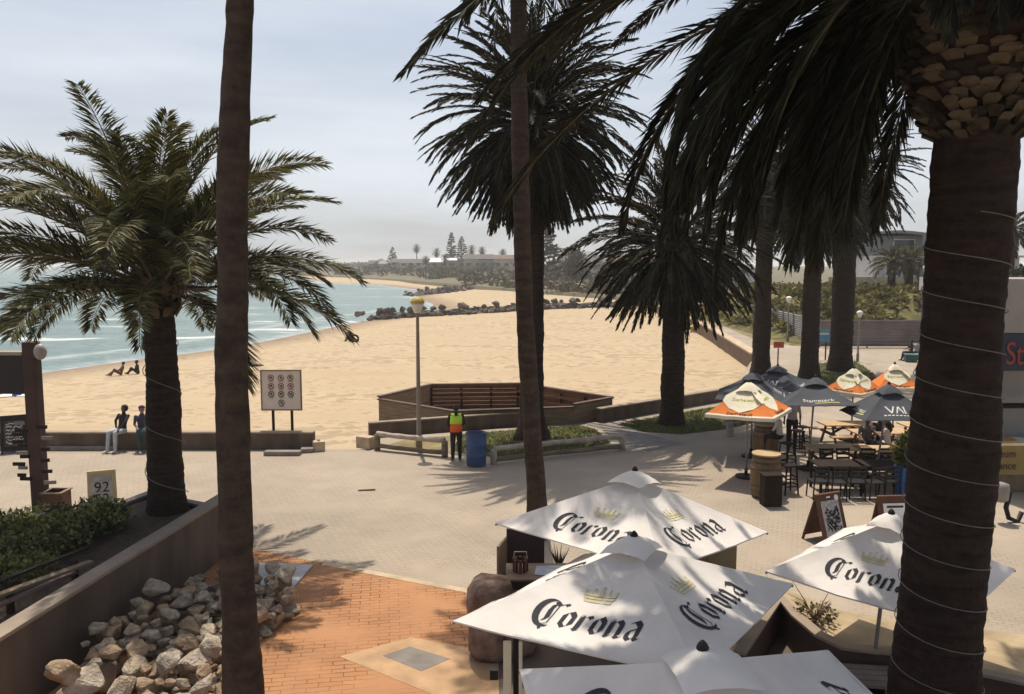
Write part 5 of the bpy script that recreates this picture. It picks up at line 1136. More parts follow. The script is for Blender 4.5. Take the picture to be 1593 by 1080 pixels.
# ---------------------------------------------------------------- kiosk at the right edge
KX, KY = 12.35, 20.6
t = thing('kiosk', 'pale two storey kiosk with navy sign band at the right edge', 'kiosk', (KX, KY, 0))
mb = MB(); mb.box((KX+3, KY+1.6, 4.95), (6, 3.2, 1.4)); mb.build('upper_wall', mat('warm_grey_cladding', (.31, .275, .25), .7, .12, 1.), t)
mb = MB(); mb.box((KX+3, KY+1.60, 3.75), (6, 3.3, .96)); mb.build('sign_band', mat('navy_sign', (.022, .026, .045), .5, .15, 2.), t)
text_on('sign_lettering', 'Sta', .85, (KX+.80, KY-.08, 3.70), (1, 0, 0), (0, 0, 1), mat('red_sign_paint', (.26, .045, .035), .5, .1, 3.), t, .7)
mb = MB(); mb.box((KX+3, KY+2.2, 1.85), (6, 2.0, 2.9)); mb.build('back_wall', mat('kiosk_wall', (.36, .34, .32), .7, .08, 1.), t)
mb = MB(); mb.box((KX+.06, KY+.6, 1.6), (.12, 1.2, 3.2)); mb.build('corner_post', CREAM, t)
mb = MB(); mb.tube([(KX+.22, KY-.04, 5.6), (KX+.30, KY-.06, 5.55), (KX+.30, KY-.06, 4.25)], .03, 8); mb.build('downpipe', STEEL, t)
mb = MB(); mb.box((KX+3, KY+.25, 1.34), (6, .75, .07)); mb.build('counter', CREAM, t, bevel=.01)
mb = MB(); mb.box((KX+3, KY+.55, 2.25), (6, .5, .06)); mb.build('shelf', TIMBER_D, t)
mb = MB(); mb.box((KX+3, KY+.10, .88), (6, .05, .80)); mb.build('banner', mat('yellow_banner', (.30, .22, .08), .7, .12, 2.), t)
text_on('banner_lettering', 'Museum', .30, (KX+.54, KY+.06, 1.04), (1, 0, 0), (0, 0, 1), TIMBER_R, t, .85); text_on('banner_lettering', 'Entrance', .30, (KX+.54, KY+.06, .72), (1, 0, 0), (0, 0, 1), TIMBER_R, t, .85)
mb = MB(); mb.box((KX+3, KY+.16, .25), (6, .1, .46)); mb.build('plinth', mat('brown_plinth', (.16, .12, .07), .8, .2, 3.), t)
c = Vector((KX+.62, KY+.12, 1.39)); mb = MB(); mb.lathe(c, [(.30, 0), (.33, .02), (.34, .05), (.30, .05), (.28, .03)], 24); tag(mb.build('tray', mat('honey_wood', (.52, .30, .10), .5, .15, 4.), loc=c, smooth=True), 'round honey coloured wooden tray on the kiosk counter', 'tray')
c = Vector((KX+.72, KY+1.12, 2.95)); t2 = thing('woven_fan', 'dark woven oval hanging in the kiosk above the shelf', 'basket', c); mb = MB()
for k in range(5): f = 1-k*.19; V = [(c.x+.24*f*math.cos(2*PI*j/24), c.y, c.z+.52*f*math.sin(2*PI*j/24)) for j in range(25)]; mb.tube(V, .045, 6)
mb.build('weave', mat('woven_cane', (.13, .085, .045), .8, .3, 12.), t2, smooth=True)
for k, (dx, m_, h) in enumerate(((.22, TIMBER_R, .85), (.34, CREAM, .62), (.46, RUST, .74))): block('board', ('tall red brown board', 'short cream board', 'rust coloured board')[k]+' leaning in the kiosk on the shelf', 'board', (KX+dx, KY+.78-.03*k, 2.285), (.10, .03, h), m_, 0, .004)
c = at(1577, 18.2); t = thing('bracket_stand', 'rounded grey cup on a curved black stand beside the kiosk', 'stand', c); mb = MB(); mb.lathe((c.x-.03, c.y, .50), [(.10, 0), (.17, .05), (.19, .3), (.17, .42), (.06, .46)], 18); mb.build('cup', GREYP, t, smooth=True)
mb = MB(); mb.tube([(c.x+.20, c.y, .75), (c.x+.12, c.y, .35), (c.x+.20, c.y, .10), (c.x+.42, c.y, .02), (c.x+.5, c.y, .25)], .055, 10); mb.build('curved_frame', BLACKM, t, smooth=True)
# ---------------------------------------------------------------- shelter post at the far left
c = P(64, 792); t = thing('shelter', 'dark timber post and flat roofed shelter at the left edge', 'shelter', c)
mb = MB(); mb.box((c.x, c.y, 2.08), (.30, .30, 4.16)); mb.build('post', mat('stained_post', (.06, .030, .022), .7, .3, 2., .2, 20), t, bevel=.02)
mb = MB(); mb.box((c.x-2.8, c.y+.10, 3.36), (5.3, .28, .95)); mb.build('roof', mat('dark_fascia', (.028, .022, .022), .7, .2, 2.), t)
mb = MB(); mb.box((c.x-2.83, c.y+.10, 3.88), (5.3, .42, .08)); mb.build('roof_edge', mat('roof_sheet', (.30, .25, .18), .7, .2, 2.), t)
for x in (-5.2,): mb = MB(); mb.box((c.x+x, c.y, 1.7), (.3, .3, 3.4)); mb.build('post', TIMBER_D, t, bevel=.02)
mb = MB(); mb.ball((c.x+.24, c.y-.05, 3.92), (.15, .15, .20), 14, 9); mb.build('globe_lamp', mat('dull_globe', (.34, .31, .28), .4, .15, 3.), t, smooth=True)
mb = MB(); mb.tube([(c.x+.1, c.y-.05, 4.16), (c.x+.20, c.y-.05, 4.18), (c.x+.24, c.y-.05, 4.08)], .03, 8); mb.build('lamp_bracket', STEEL, t, smooth=True)
t = thing('finger_boards', 'cluster of small dark boards nailed round the shelter post', 'direction sign', (c.x, c.y, .6)); rng = random.Random(2)
for k in range(17):
    z = .72+.092*k; s = -1 if k % 3 else 1
    mb = MB(); mb.box((c.x+s*(.21+rng.uniform(0, .16)), c.y-.17, z), (rng.uniform(.16, .30), .035, .085), 0, Matrix.Rotation(rng.uniform(-.05, .05), 4, 'Y')); mb.build('board', TIMBER_D if k % 4 else CONC_GREY, t)
c = P(89, 793); t = thing('litter_bin', 'small open dark timber box bin beside the shelter post', 'bin', c); mb = MB()
for dx, dy, a, b_ in ((-.22, 0, .03, .44), (.22, 0, .03, .44), (0, -.22, .47, .03), (0, .22, .47, .03)): mb.box((c.x+dx, c.y+dy, .23), (a, b_, .46), .0)
mb.build('side', TIMBER_R, t); mb = MB(); mb.box((c.x, c.y, .05), (.42, .42, .04)); mb.build('base', TIMBER_D, t); mb = MB()
for dx, dy, a, b_ in ((-.23, 0, .07, .53), (.23, 0, .07, .53), (0, -.23, .39, .07), (0, .23, .39, .07)): mb.box((c.x+dx, c.y+dy, .475), (a, b_, .03))
mb.build('rim', TIMBER, t)
# ---------------------------------------------------------------- hedge and bench rails in the planter
rng = np.random.default_rng(21); t = thing('hedge', 'clipped leafy hedge behind the planter wall on the left', 'hedge', (-9, 13.5, .82))
mb = MB(); L = []
for k in range(46):
    f = k/45; cx = -8.05-2.4*rng.random()*(1.0 if f < .8 else .6)-(.5 if f < .3 else 0); cy = 10.6+4.9*f
    L.append(leafy('', rng, (cx-.25*(1-f), cy, 1.03+.07*rng.normal()), (.60, .55, .30), 620, .105, .82))
V = np.concatenate(L); mb.arrays(V, np.arange(len(V)).reshape(-1, 4)); mb.build('foliage', LEAF, t)
mb = MB()
for k in range(60):
    x, y = -8.2-2.*rng.random(), 10.8+5.5*rng.random(); mb.tube([(x, y, .80), (x+rng.normal(0, .1), y+rng.normal(0, .1), 1.1)], [.018, .006], 5)
mb.build('stems', TIMBER_D, t)
t = thing('timber_rail', 'sloping weathered timber rail fence between hedge and planter wall', 'fence', P(10, 905, 1.0))
for (a, b_, m_, hw) in ((P(-40, 940, 1.22), P(142, 874, 1.22), TIMBER, .13), (P(-40, 958, 1.10), P(118, 890, 1.10), mat('pinkish_plank', (.24, .15, .12), .7, .2, 3.), .08)):
    mb = MB(); mb.bar(a, b_, hw, .05); mb.build('plank', m_, t, bevel=.006)
mb = MB(); mb.tube([P(-40, 920, 1.35), P(136, 852, 1.35)], .03, 8); mb.build('hand_rail', BLACKM, t, smooth=True)
for q in (P(10, 918, 1.22), P(112, 882, 1.22)): mb = MB(); mb.box((q.x-.02, q.y+.1, 1.02), (.08, .08, .56)); mb.build('post', TIMBER_D, t)
# ---------------------------------------------------------------- near terrace
wp = pxs(((1150,1015),(1213,928),(1240,957),(1275,986),(1312,1004),(1360,1010),(1410,1013),(1460,1022),(1515,1042),(1600,1060),(1720,1075)), .62)
wall_piece('curved dark brown terrace wall with narrow coping behind the shaded umbrella', [(p.x, p.y) for p in wp], -.2, .58, .10, 'terrace_wall', capw=.04, caph=.05, m=mat('terrace_wall_paint', (.07, .045, .036), .8, .2, 1.5, .2, 20))
far = pxs(((1720,985),(1593,984),(1528,975),(1410,965),(1300,945),(1225,915)), .5)
mb = MB(); mb.prism([(p.x, p.y+.10) for p in wp[1:]]+[(p.x, p.y) for p in far], -.1, .46); struct(mb.build('planter_sand', SANDY))
c = P(1268, 968, .46); t = thing('dry_shrub', 'leafless twiggy shrub in the sandy bed behind the curved wall', 'shrub', c); rng = random.Random(6); mb = MB()
for k in range(26):
    a = rng.uniform(0, 6.3); l = rng.uniform(.2, .55); mb.tube([c, c+Vector((math.cos(a)*l*.35, math.sin(a)*l*.35, l*.55)), c+Vector((math.cos(a)*l*.8, math.sin(a)*l*.8, l*rng.uniform(.5, 1.1)))], [.014, .009, .003], 5)
mb.build('twigs', TIMBER, t); mb = MB(); V = leafy('', np.random.default_rng(6), (c.x, c.y, c.z+.12), (.35, .3, .15), 160, .09); mb.arrays(V, np.arange(len(V)).reshape(-1, 4)); mb.build('dry_leaves', mat('dry_leaf', (.13, .10, .05), .8, .3, 3.), t)
tr = pxs(((775,1000),(1100,960),(1213,935),(1330,1012),(1420,1018),(1593,1068),(1600,1400),(780,1400))); sheet('terrace_floor', tr, .012, mat('shaded_terrace_slab', (.12, .095, .075), .85, .2, 1.2, .2, 20))  # slab colour darkened to stand for the shade under the umbrellas
c = P(1345, 1052, .45); t = thing('terrace_bench', 'grey slatted bench on the terrace below the curved wall', 'bench', (c.x, c.y, 0)); mb = MB()
for i in range(4): mb.box((c.x, c.y-.22+.15*i, .45), (1.3, .13, .04), -.12)
mb.build('seat', CONC_GREY, t)
for dx in (-.5, .5): mb = MB(); mb.box((c.x+dx, c.y, .215), (.08, .5, .43), -.12); mb.build('leg', TIMBER_D, t)
t = thing('entrance_post', 'pale post with dark pole at the terrace entrance, beside the nearest umbrella', 'post', (0, 9.3, 0))
for px, m_, wd in ((789, CREAM, .10), (803, BLACKM, .07), (810.5, CREAM, .045)):
    x = (px-796.5)/1240*9.3; mb = MB(); mb.box((x, 9.3+(.06 if m_ is BLACKM else 0), .72 if m_ is not BLACKM else .86), (wd, .06, 1.44 if m_ is not BLACKM else 1.72)); mb.build('post', m_, t, bevel=.01)
mb = MB(); mb.box((-.22, 9.3, 1.02), (.10, .06, .12)); mb.build('latch', BLACKM, t)
STONE = mat('carved_stone', (.17, .10, .07), .9, .45, 4., .9, 9, col2=(.27, .19, .15))
c = P(762, 1018); mb = MB(); rng = random.Random(9)
prof = [(.30, 0), (.34, .15), (.31, .45), (.34, .80), (.36, 1.05), (.30, 1.18), (.12, 1.22)]; mb.lathe(c, prof, 18)
mb.v = [(x+mnoise.noise(Vector((x*3, y*3, z*3)))*.09, y+mnoise.noise(Vector((y*3, x*3, z*3+5)))*.09, z+mnoise.noise(Vector((x*4, y*4, 9)))*.05) for x, y, z in mb.v]
tag(mb.build('stone_pillar', STONE, loc=c, smooth=True), 'rough brown stone stump at the corner of the brick paving', 'stump')
c = P(800, 1012); mb = MB(); mb.lathe(c, [(.35, 0), (.38, .2), (.34, .42), (.2, .5)], 16); mb.v = [(x+mnoise.noise(Vector((x*3, y*3, z*3)))*.12, y+mnoise.noise(Vector((y*3, x*3, z*3+5)))*.12, z) for x, y, z in mb.v]
tag(mb.build('stone_block', STONE, loc=c, smooth=True), 'low rough brown stone under the edge of the dappled white umbrella', 'stone')
c = at(818, 14.3); t = thing('screen_panel', 'dark plum timber screen standing behind the terrace table', 'screen', c); mb = MB(); mb.box((c.x, c.y, .58), (.70, .07, 1.16)); mb.build('panel', mat('plum_board', (.045, .028, .026), .7, .2, 2.), t, bevel=.01); mb = MB(); mb.box((c.x-.42, c.y-.22, .5), (.05, .55, 1.0), -.3); mb.build('side_panel', mat('lit_tan_board', (.26, .18, .11), .7, .2, 2.), t, bevel=.01)  # side panel coloured tan for sunlight on the left face of the dark screen
c = at(838, 13.3); t = thing('terrace_table', 'small terrace table with a caddy under the dappled umbrella', 'table', c); mb = MB(); mb.box((c.x, c.y, .73), (1.1, .75, .04)); mb.build('table_top', TIMBER, t, bevel=.01)
for sx_ in (-1, 1):
    for sy in (-1, 1): mb = MB(); mb.box((c.x+sx_*.48, c.y+sy*.31, .355), (.06, .06, .71)); mb.build('leg', TIMBER_D, t)
q = Vector((c.x-.30, c.y, .752)); t = thing('condiment_caddy', 'reddish slatted condiment caddy on the terrace table', 'caddy', q); mb = MB()
for k in range(8): a = 2*PI*k/8; mb.box((q.x+.11*math.cos(a), q.y+.11*math.sin(a), q.z+.11), (.05, .05, .22), a)
mb.build('slats', TIMBER_R, t); mb = MB(); mb.tube([(q.x-.12, q.y, q.z+.2), (q.x-.1, q.y, q.z+.34), (q.x+.1, q.y, q.z+.34), (q.x+.12, q.y, q.z+.2)], .012, 6); mb.build('handle', STEEL, t)
q = Vector((c.x+.20, c.y, .752)); mb = MB(); mb.prism([(q.x-.26, q.y-.2), (q.x+.3, q.y-.25), (q.x+.28, q.y+.24), (q.x-.22, q.y+.2)], .754, .762); tag(mb.build('table_cloth', mat('pale_blue_cloth', (.36, .40, .46), .8, .25, 6.)), 'pale blue cloth on the terrace table beside the caddy', 'cloth')
c = at(872, 14.2); t = thing('pot_plant', 'dark spiky pot plant between the two far white umbrellas', 'potted plant', c); mb = MB(); mb.lathe(c, [(.17, 0), (.22, .4), (.23, .44), (.19, .44), (.18, .40), (.01, .39)], 16); mb.build('pot', TIMBER_D, t, smooth=True)
mb = MB(); rg = np.random.default_rng(2)
for k in range(60):
    a, l = rg.uniform(0, 6.3), rg.uniform(.3, .62); b_ = Vector((c.x, c.y, .4)); d = Vector((math.cos(a)*.4, math.sin(a)*.4, .9)).normalized(); s_ = Vector((-math.sin(a), math.cos(a), 0))*.02
    mb.add([b_-s_, b_+s_, b_+d*l], [(0, 1, 2)])
mb.build('leaves', LEAF_D, t)
c = at(1122, 12.9); t = thing('timber_screen', 'tan timber board standing between the far and dappled umbrellas', 'screen', c); mb = MB(); mb.box((c.x, c.y, .72), (.62, .40, 1.40), .5); mb.build('box', mat('olive_board', (.20, .155, .085), .7, .2, 2.), t, bevel=.015)
mb = MB(); mb.box((c.x, c.y, 1.44), (.68, .46, .05), .5); mb.build('lid', mat('olive_lid', (.27, .215, .125), .7, .2, 2.), t, bevel=.01)
# ---------------------------------------------------------------- fences, blue sign, white house
CORR = mat('corrugated_sheet', (.30, .285, .27), .55, .2, .6, metal=.25, col2=(.40, .37, .34)); CORR2 = mat('brown_corrugated_sheet', (.17, .145, .135), .6, .2, .6, col2=(.24, .205, .19))
def corr_fence(label, a, b, h, m_, pitch=.17):
    t = thing('fence', label, 'fence', (a[0], a[1], 0)); a, b = Vector((*a, 0)), Vector((*b, 0)); d = (b-a).normalized(); n = Vector((-d.y, d.x, 0)); k = int(h/pitch*4); V = []
    for i in range(k+1): z = .08+h*i/k; o = n*(.035*math.sin(PI*i/2)); V += [a+o+Vector((0, 0, z)), b+o+Vector((0, 0, z))]
    mb = MB(); mb.add(V, [(2*i, 2*i+1, 2*i+3, 2*i+2) for i in range(k)]); mb.build('sheet', m_, t, smooth=False)
    L = (b-a).length; m = max(1, int(L/3))
    for i in range(m+1): p = a.lerp(b, i/m)+n*.09; mb = MB(); mb.box((p.x, p.y, h/2+.05), (.09, .09, h+.1)); mb.build('post', GREYP, t)
    return t
corr_fence('pale corrugated metal fence running away beside the promenade lawn', (22.7, 61.5), (25.2, 96), 2.05, CORR)
corr_fence('brown ribbed metal fence facing us below the grassy bank', (22.6, 58.2), (40, 58.2), 1.95, CORR2, .24)
c = at(1438, 57); t = thing('blue_sign_post', 'violet blue post with round emblem sign and white light box beside the near trunk', 'sign', c); BV = mat('violet_blue', (.045, .04, .14), .5, .1, 2.)
mb = MB(); mb.box((c.x, c.y, 2.6), (.26, .22, 5.2)); mb.build('post', BV, t); mb = MB(); mb.box((c.x+.32, c.y-.14, 3.30), (1.0, .12, 1.45)); mb.build('sign_box', BV, t, bevel=.02)
mb = MB(); V = [(c.x+.38+.30*math.cos(2*PI*j/24), c.y-.22, 3.42+.30*math.sin(2*PI*j/24)) for j in range(25)]; mb.tube(V, .045, 6); mb.bar((c.x+.2, c.y-.22, 3.44), (c.x+.54, c.y-.22, 3.40), .06, .02, (0, 1, 0)); mb.build('emblem', INKW, t)
mb = MB(); mb.box((c.x+.32, c.y-.22, 2.80), (.6, .02, .12)); mb.build('lettering', INKW, t)
mb = MB(); mb.box((c.x-.26, c.y, 4.72), (.52, .10, 1.0)); mb.box((c.x+.48, c.y, 4.72), (.62, .10, 1.0)); mb.build('light_box', WHITE, t); mb = MB()
for a, b_ in (((-.55, 4.2), (.85, 4.2)), ((-.55, 5.24), (.85, 5.24)), ((-.55, 4.2), (-.55, 5.24)), ((.12, 4.2), (.12, 5.24))): mb.bar((c.x+a[0], c.y-.07, a[1]), (c.x+b_[0], c.y-.07, b_[1]), .06, .07, (0, 1, 0))
mb.build('frame', BLACKM, t); text_on('number', '1', .6, (c.x+.48, c.y-.06, 4.70), (1, 0, 0), (0, 0, 1), INK, t)
globe_lamp('street lamp with white cone head above the blue sign post', at(1441, 60), 6.1, WHITE, WHITE, BLACKM, 1.6)
t = thing('bench', 'teal painted bench block on the promenade with three people', 'bench', at(1432, 49)); c = at(1433, 49.2); TB = mat('teal_paint', (.03, .095, .10), .6, .15, 2.); mb = MB(); mb.box((c.x, c.y+.3, .22), (1.3, .9, .44), -.3); mb.build('base', TB, t, bevel=.03); mb = MB(); mb.box((c.x, c.y+.3, .47), (1.36, .96, .06), -.3); mb.build('seat', mat('teal_top', (.10, .19, .19), .6, .15, 2.), t, bevel=.01)
block('yellow_seat', 'bright yellow seat block in front of the teal bench', 'seat', at(1446, 46.5), (.9, .6, .42), mat('bright_yellow', (.62, .48, .02), .6, .1, 2.), -.3)
c = P(1075, 520, -.6); c = Vector((18.1, 79, -.7)); t = thing('play_frame', 'yellow tubular play frame on the sand by the sea wall', 'play frame', c); YL = mat('play_yellow', (.52, .40, .03), .5, .12, 3.); mb = MB()
for dx in (-1.5, 0): mb.tube([(c.x+dx, c.y-1, c.z), (c.x+dx+.3, c.y, c.z+1.8), (c.x+dx, c.y+1, c.z)], .09, 8); mb.tube([(c.x+dx-.4, c.y, c.z), (c.x+dx+.9, c.y, c.z+1.5)], .09, 8)
mb.tube([(c.x-1.2, c.y, c.z+1.8), (c.x+1.0, c.y, c.z+2.6)], .09, 8); mb.build('tube_frame', YL, t, smooth=True); mb = MB(); mb.bar((c.x-1.9, c.y-.4, c.z+.15), (c.x+.5, c.y-.4, c.z+1.0), .8, .08); mb.build('slide', YL, t); mb = MB(); mb.tube([(c.x+.95, c.y, c.z), (c.x+1.0, c.y, c.z+3.2)], .08, 8); mb.build('mast', YL, t)
WIN = mat('window_glass', (.035, .042, .05), .12, .2, 1., spec=.5)
def windows(t, x0, x1, y, zs, n, wd, hg, m_=WIN):
    for z in zs:
        for i in range(n):
            x = x0+(x1-x0)*(i+.5)/n; mb = MB(); mb.box((x, y-.03, z), (wd+.2, .08, hg+.2)); f = mb.build('window_frame', WHITE, t); mb = MB(); mb.box((x, y-.075, z), (wd, .02, hg)); mb.build('pane', m_, f)
hy = 96; t = thing('house', 'white and grey modern house with flat overhanging roof on the bank', 'house', (44, hy, 3.0)); HW = mat('house_white', (.50, .49, .46), .8, .08, .5); HG = mat('house_grey', (.24, .255, .25), .8, .1, .5)
mb = MB(); mb.box((52, hy+5, 4.9), (17.5, 10, 4.4)); mb.build('ground_floor_wall', HW, t); mb = MB(); mb.box((52.5, hy+5.5, 8.3), (16, 9, 2.5)); mb.build('upper_floor_wall', HG, t)
V0 = []; n = 12
for i in range(n+1):
    x = 43+19*i/n; z = 9.62+.22*math.sin(i*.9); V0 += [(x, hy-.6, z), (x, hy+11, z), (x, hy+11, z+.32), (x, hy-.6, z+.32)]
mb = MB(); mb.add(V0, [(4*i+q, 4*i+(q+1) % 4, 4*i+4+(q+1) % 4, 4*i+4+q) for i in range(n) for q in range(4)]+[(3,2,1,0), (4*n, 4*n+1, 4*n+2, 4*n+3)]); mb.build('roof', HG, t)
mb = MB(); mb.box((52, hy-.4, 7.05), (18, 1.4, .22)); mb.build('balcony_slab', HW, t); windows(t, 44, 60, hy, (5.6,), 5, 1.5, 1.6); windows(t, 45.5, 60, hy+1, (8.4,), 4, 2.4, 1.3)
mb = MB(); mb.box((48.9, hy-.5, 6.3), (.35, .35, 6.6)); mb.build('column', HG, t); mb = MB(); mb.box((44, hy-2.5, 4.0), (14, .2, 1.3)); mb.build('garden_wall', CONC_PALE, t)
# ---------------------------------------------------------------- vehicles
PAINTS = {'white': WHITE, 'silver': mat('silver_paint', (.40, .40, .40), .3, .05, 1., metal=.4), 'dark': mat('dark_car_paint', (.03, .032, .04), .3, .05, 1.), 'red': mat('red_car_paint', (.25, .03, .025), .35, .05, 1.)}
TYRE = mat('tyre_rubber', (.02, .02, .02), .8, .1, 4.)
def vehicle(label, base, rz, kind, paint):
    t = thing('parked_car' if kind != 'camper' else 'camper_van', label, 'car' if kind != 'camper' else 'camper van', (0, 0, 0)); W = .88 if kind != 'camper' else 1.05
    prof = {'car': [(-2.1, .35), (2.1, .35), (2.15, .75), (1.95, .88), (1.0, .98), (.35, 1.45), (-1.1, 1.48), (-1.75, 1.02), (-2.12, .92)],
            'suv': [(-2.2, .42), (2.2, .42), (2.28, .85), (2.1, 1.02), (1.15, 1.12), (.6, 1.78), (-1.95, 1.82), (-2.2, 1.15)],
            'camper': [(-3.0, .45), (2.9, .45), (3.0, 1.1), (2.3, 1.35), (1.9, 2.2), (2.3, 2.4), (2.2, 3.2), (-3.0, 3.25)]}[kind]
    mb = MB(); k = len(prof); V = [(x, s*W*(1 if z < prof[-1][1]*.75 or kind == 'camper' else .86), z) for s in (-1, 1) for x, z in prof]; mb.add(V, [tuple(range(k)), tuple(range(2*k-1, k-1, -1))]+[(i, k+i, k+(i+1) % k, (i+1) % k) for i in range(k)]); mb.build('body', PAINTS[paint], t, bevel=.06)
    zt_ = {'car': (1.0, 1.40), 'suv': (1.16, 1.70), 'camper': (1.45, 2.05)}[kind]; xr = {'car': [(-1.5, -.2), (-.1, .75)], 'suv': [(-1.95, -.75), (-.65, .2), (.28, .95)], 'camper': [(1.2, 2.0), (-2.2, -.8)]}[kind]
    for s in (-1, 1):
        for a, b_ in xr:
            y = s*(W+.01); yt = s*(W*(.90 if kind != 'camper' else 1)+.01); mb = MB(); f = .12 if kind != 'camper' else 0
            q = [(a+f, y, zt_[0]), (b_, y, zt_[0]), (b_-f*3 if b_ == xr[-1][1] or True else b_, yt, zt_[1]), (a+f, yt, zt_[1])]; mb.add(q+[(p[0], p[1]-s*.03, p[2]) for p in q], [(0,1,2,3) if s < 0 else (3,2,1,0), (7,6,5,4), (0,4,5,1), (1,5,6,2), (2,6,7,3), (3,7,4,0)]); mb.build('side_window', GLASS_D, t)
    x0 = {'car': (1.0, .35), 'suv': (1.15, .6), 'camper': (2.34, 1.95)}[kind]; zz = {'car': (.99, 1.43), 'suv': (1.14, 1.74), 'camper': (1.38, 2.12)}[kind]; mb = MB(); mb.add([(x0[0]+.03, -W*.82, zz[0]+.03), (x0[0]+.03, W*.82, zz[0]+.03), (x0[1]+.05, W*.76, zz[1]), (x0[1]+.05, -W*.76, zz[1])], [(0,1,2,3)]); mb.build('windscreen', GLASS_D, t)
    wx = (1.35, -1.35) if kind != 'camper' else (1.9, -1.9); r_ = .34 if kind == 'car' else .39
    for x in wx:
        for s in (-1, 1):
            mb = MB(); mb.tube([(x, s*(W-.2), r_), (x, s*(W-.02), r_), (x, s*(W+.03), r_)], [r_, r_, r_*.9], 18); wh = mb.build('wheel', TYRE, t); mb = MB(); mb.tube([(x, s*(W+.01), r_), (x, s*(W+.04), r_)], r_*.6, 14); mb.build('rim', STEEL, wh)
    xf = prof[1][0]+.03
    for s in (-1, 1): mb = MB(); mb.box((xf, s*W*.72, .72 if kind == 'car' else .82), (.08, .30, .16)); mb.build('headlight', GLASS_D, t, bevel=.02)
    mb = MB(); mb.box((xf+.02, 0, .50), (.10, W*1.8, .18)); mb.build('bumper', BLACKM, t, bevel=.02); t.location = base; t.rotation_euler = (0, 0, rz); return t
for px, Y, rz, kd, pt_, lab in ((1090, 104.8, -1.9, 'suv', 'white', 'white off-road car parked left of its white twin beyond the lawn'), (1101, 107.5, -1.9, 'suv', 'white', 'white off-road car parked just behind the left one beyond the lawn'),
    (1146, 109, -1.7, 'camper', 'silver', 'grey camper van with white roof hatch parked beyond the lawn'), (1122, 110, -1.6, 'car', 'dark', 'dark low car parked between the white cars and the camper'), (1137, 105, -1.6, 'car', 'dark', 'dark car parked in front of the grey camper van'),
    (872, 236, .2, 'car', 'white', 'distant white car parked left of the row beyond the second beach'), (882, 238, .1, 'suv', 'silver', 'distant silver car in the middle of the row beyond the second beach'), (892, 240, .15, 'car', 'white', 'distant white car right of the row beyond the second beach'),
    (905, 230, .2, 'car', 'red', 'distant red car near the big shaggy tree'), (962, 165, .1, 'suv', 'silver', 'silver car beyond the groyne landing, behind palm fronds')):
    p = at(px, Y); vehicle(lab, (p.x, p.y, (.02 if Y < 113 else .165)), rz, kd, pt_)
# ---------------------------------------------------------------- the town along the bay
CONIF = mat('conifer_green', (.03, .042, .022), .7, .3, .3, col2=(.07, .085, .045), island=.5); FARG = mat('far_foliage', (.045, .055, .028), .7, .3, .2, col2=(.10, .105, .05), island=.5); DRYF = mat('dry_foliage', (.085, .08, .045), .7, .3, .2, col2=(.16, .145, .08), island=.5)
def quads(name, V, m_, parent): mb = MB(); mb.arrays(V, np.arange(len(V)).reshape(-1, 4)); return mb.build(name, m_, parent)
def ground_at(px, Y): x = (px-796.5)/1240*Y; return Vector((x, Y, land_z(x, Y) if Y > 114 and x > land_x(Y) else (sz(x, Y) if x < 17 else 0)))
def norfolk(label, base, H, W, seed, tiers=16, leafs=190, group=None):
    t = thing('norfolk_pine', label, 'pine tree', base, group); b = Vector(base); rg = np.random.default_rng(seed); mb = MB(); mb.tube([b, b+Vector((0, 0, H*.6)), b+Vector((0, 0, H))], [H*.018, H*.012, .04], 8); mb.build('trunk', TRUNK, t); L = []
    for i in range(tiers):
        f = i/(tiers-1); z = H*(.12+.86*f); R_ = W*(1-f)**.75*.5+.15
        for j in range(7):
            a = rg.uniform(0, 6.3); n = leafs//3; s = rg.uniform(.1, 1, n)**.7; rr_ = R_*rg.uniform(.75, 1.1); p = np.stack([b.x+np.sin(a)*rr_*s, b.y+np.cos(a)*rr_*s, b.z+z+rr_*.18*s**2+rg.normal(0, .03*R_, n)], -1); d = np.stack([np.sin(a)+rg.normal(0, .5, n), np.cos(a)+rg.normal(0, .5, n), .45+rg.normal(0, .3, n)], -1); l = (H*.045)*rg.uniform(.6, 1.2, n)[:, None]; d /= np.linalg.norm(d, axis=1)[:, None]; q = np.cross(d, [0.1, .2, 1.]); q = q/np.linalg.norm(q, axis=1)[:, None]*l*.30
            L.append(np.stack([p, p+d*l*.5+q, p+d*l, p+d*l*.5-q], 1).reshape(-1, 3))
    quads('crown', np.concatenate(L), CONIF, t); return t
def broad(label, base, H, W, seed, m_=FARG, n=900, group=None, name='tree', th=.35, lf=.055):
    t = thing(name, label, 'tree', base, group); b = Vector(base); rg = np.random.default_rng(seed); mb = MB(); top = b+Vector((0, 0, H*.75)); mb.tube([b, b.lerp(top, .5)+Vector((W*.02, 0, 0)), top], [H*.035, H*.025, H*.01], 7)
    for k in range(5): a = rg.uniform(0, 6.3); mb.tube([b.lerp(top, .45+.08*k), b.lerp(top, .8)+Vector((math.sin(a)*W*.3, math.cos(a)*W*.3, H*.08))], [H*.015, H*.005], 5)
    mb.build('trunk', TRUNK, t); L = []
    for k in range(9): a, r_ = rg.uniform(0, 6.3), W*.30*rg.uniform(.2, 1); L.append(leafy('', rg, (b.x+r_*math.sin(a), b.y+r_*math.cos(a), b.z+H*rg.uniform(th+.12, .86)), (W*rg.uniform(.16, .30), W*.24, H*rg.uniform(.09, .17)), n//9, H*lf+.06))
    quads('crown', np.concatenate(L), m_, t); return t
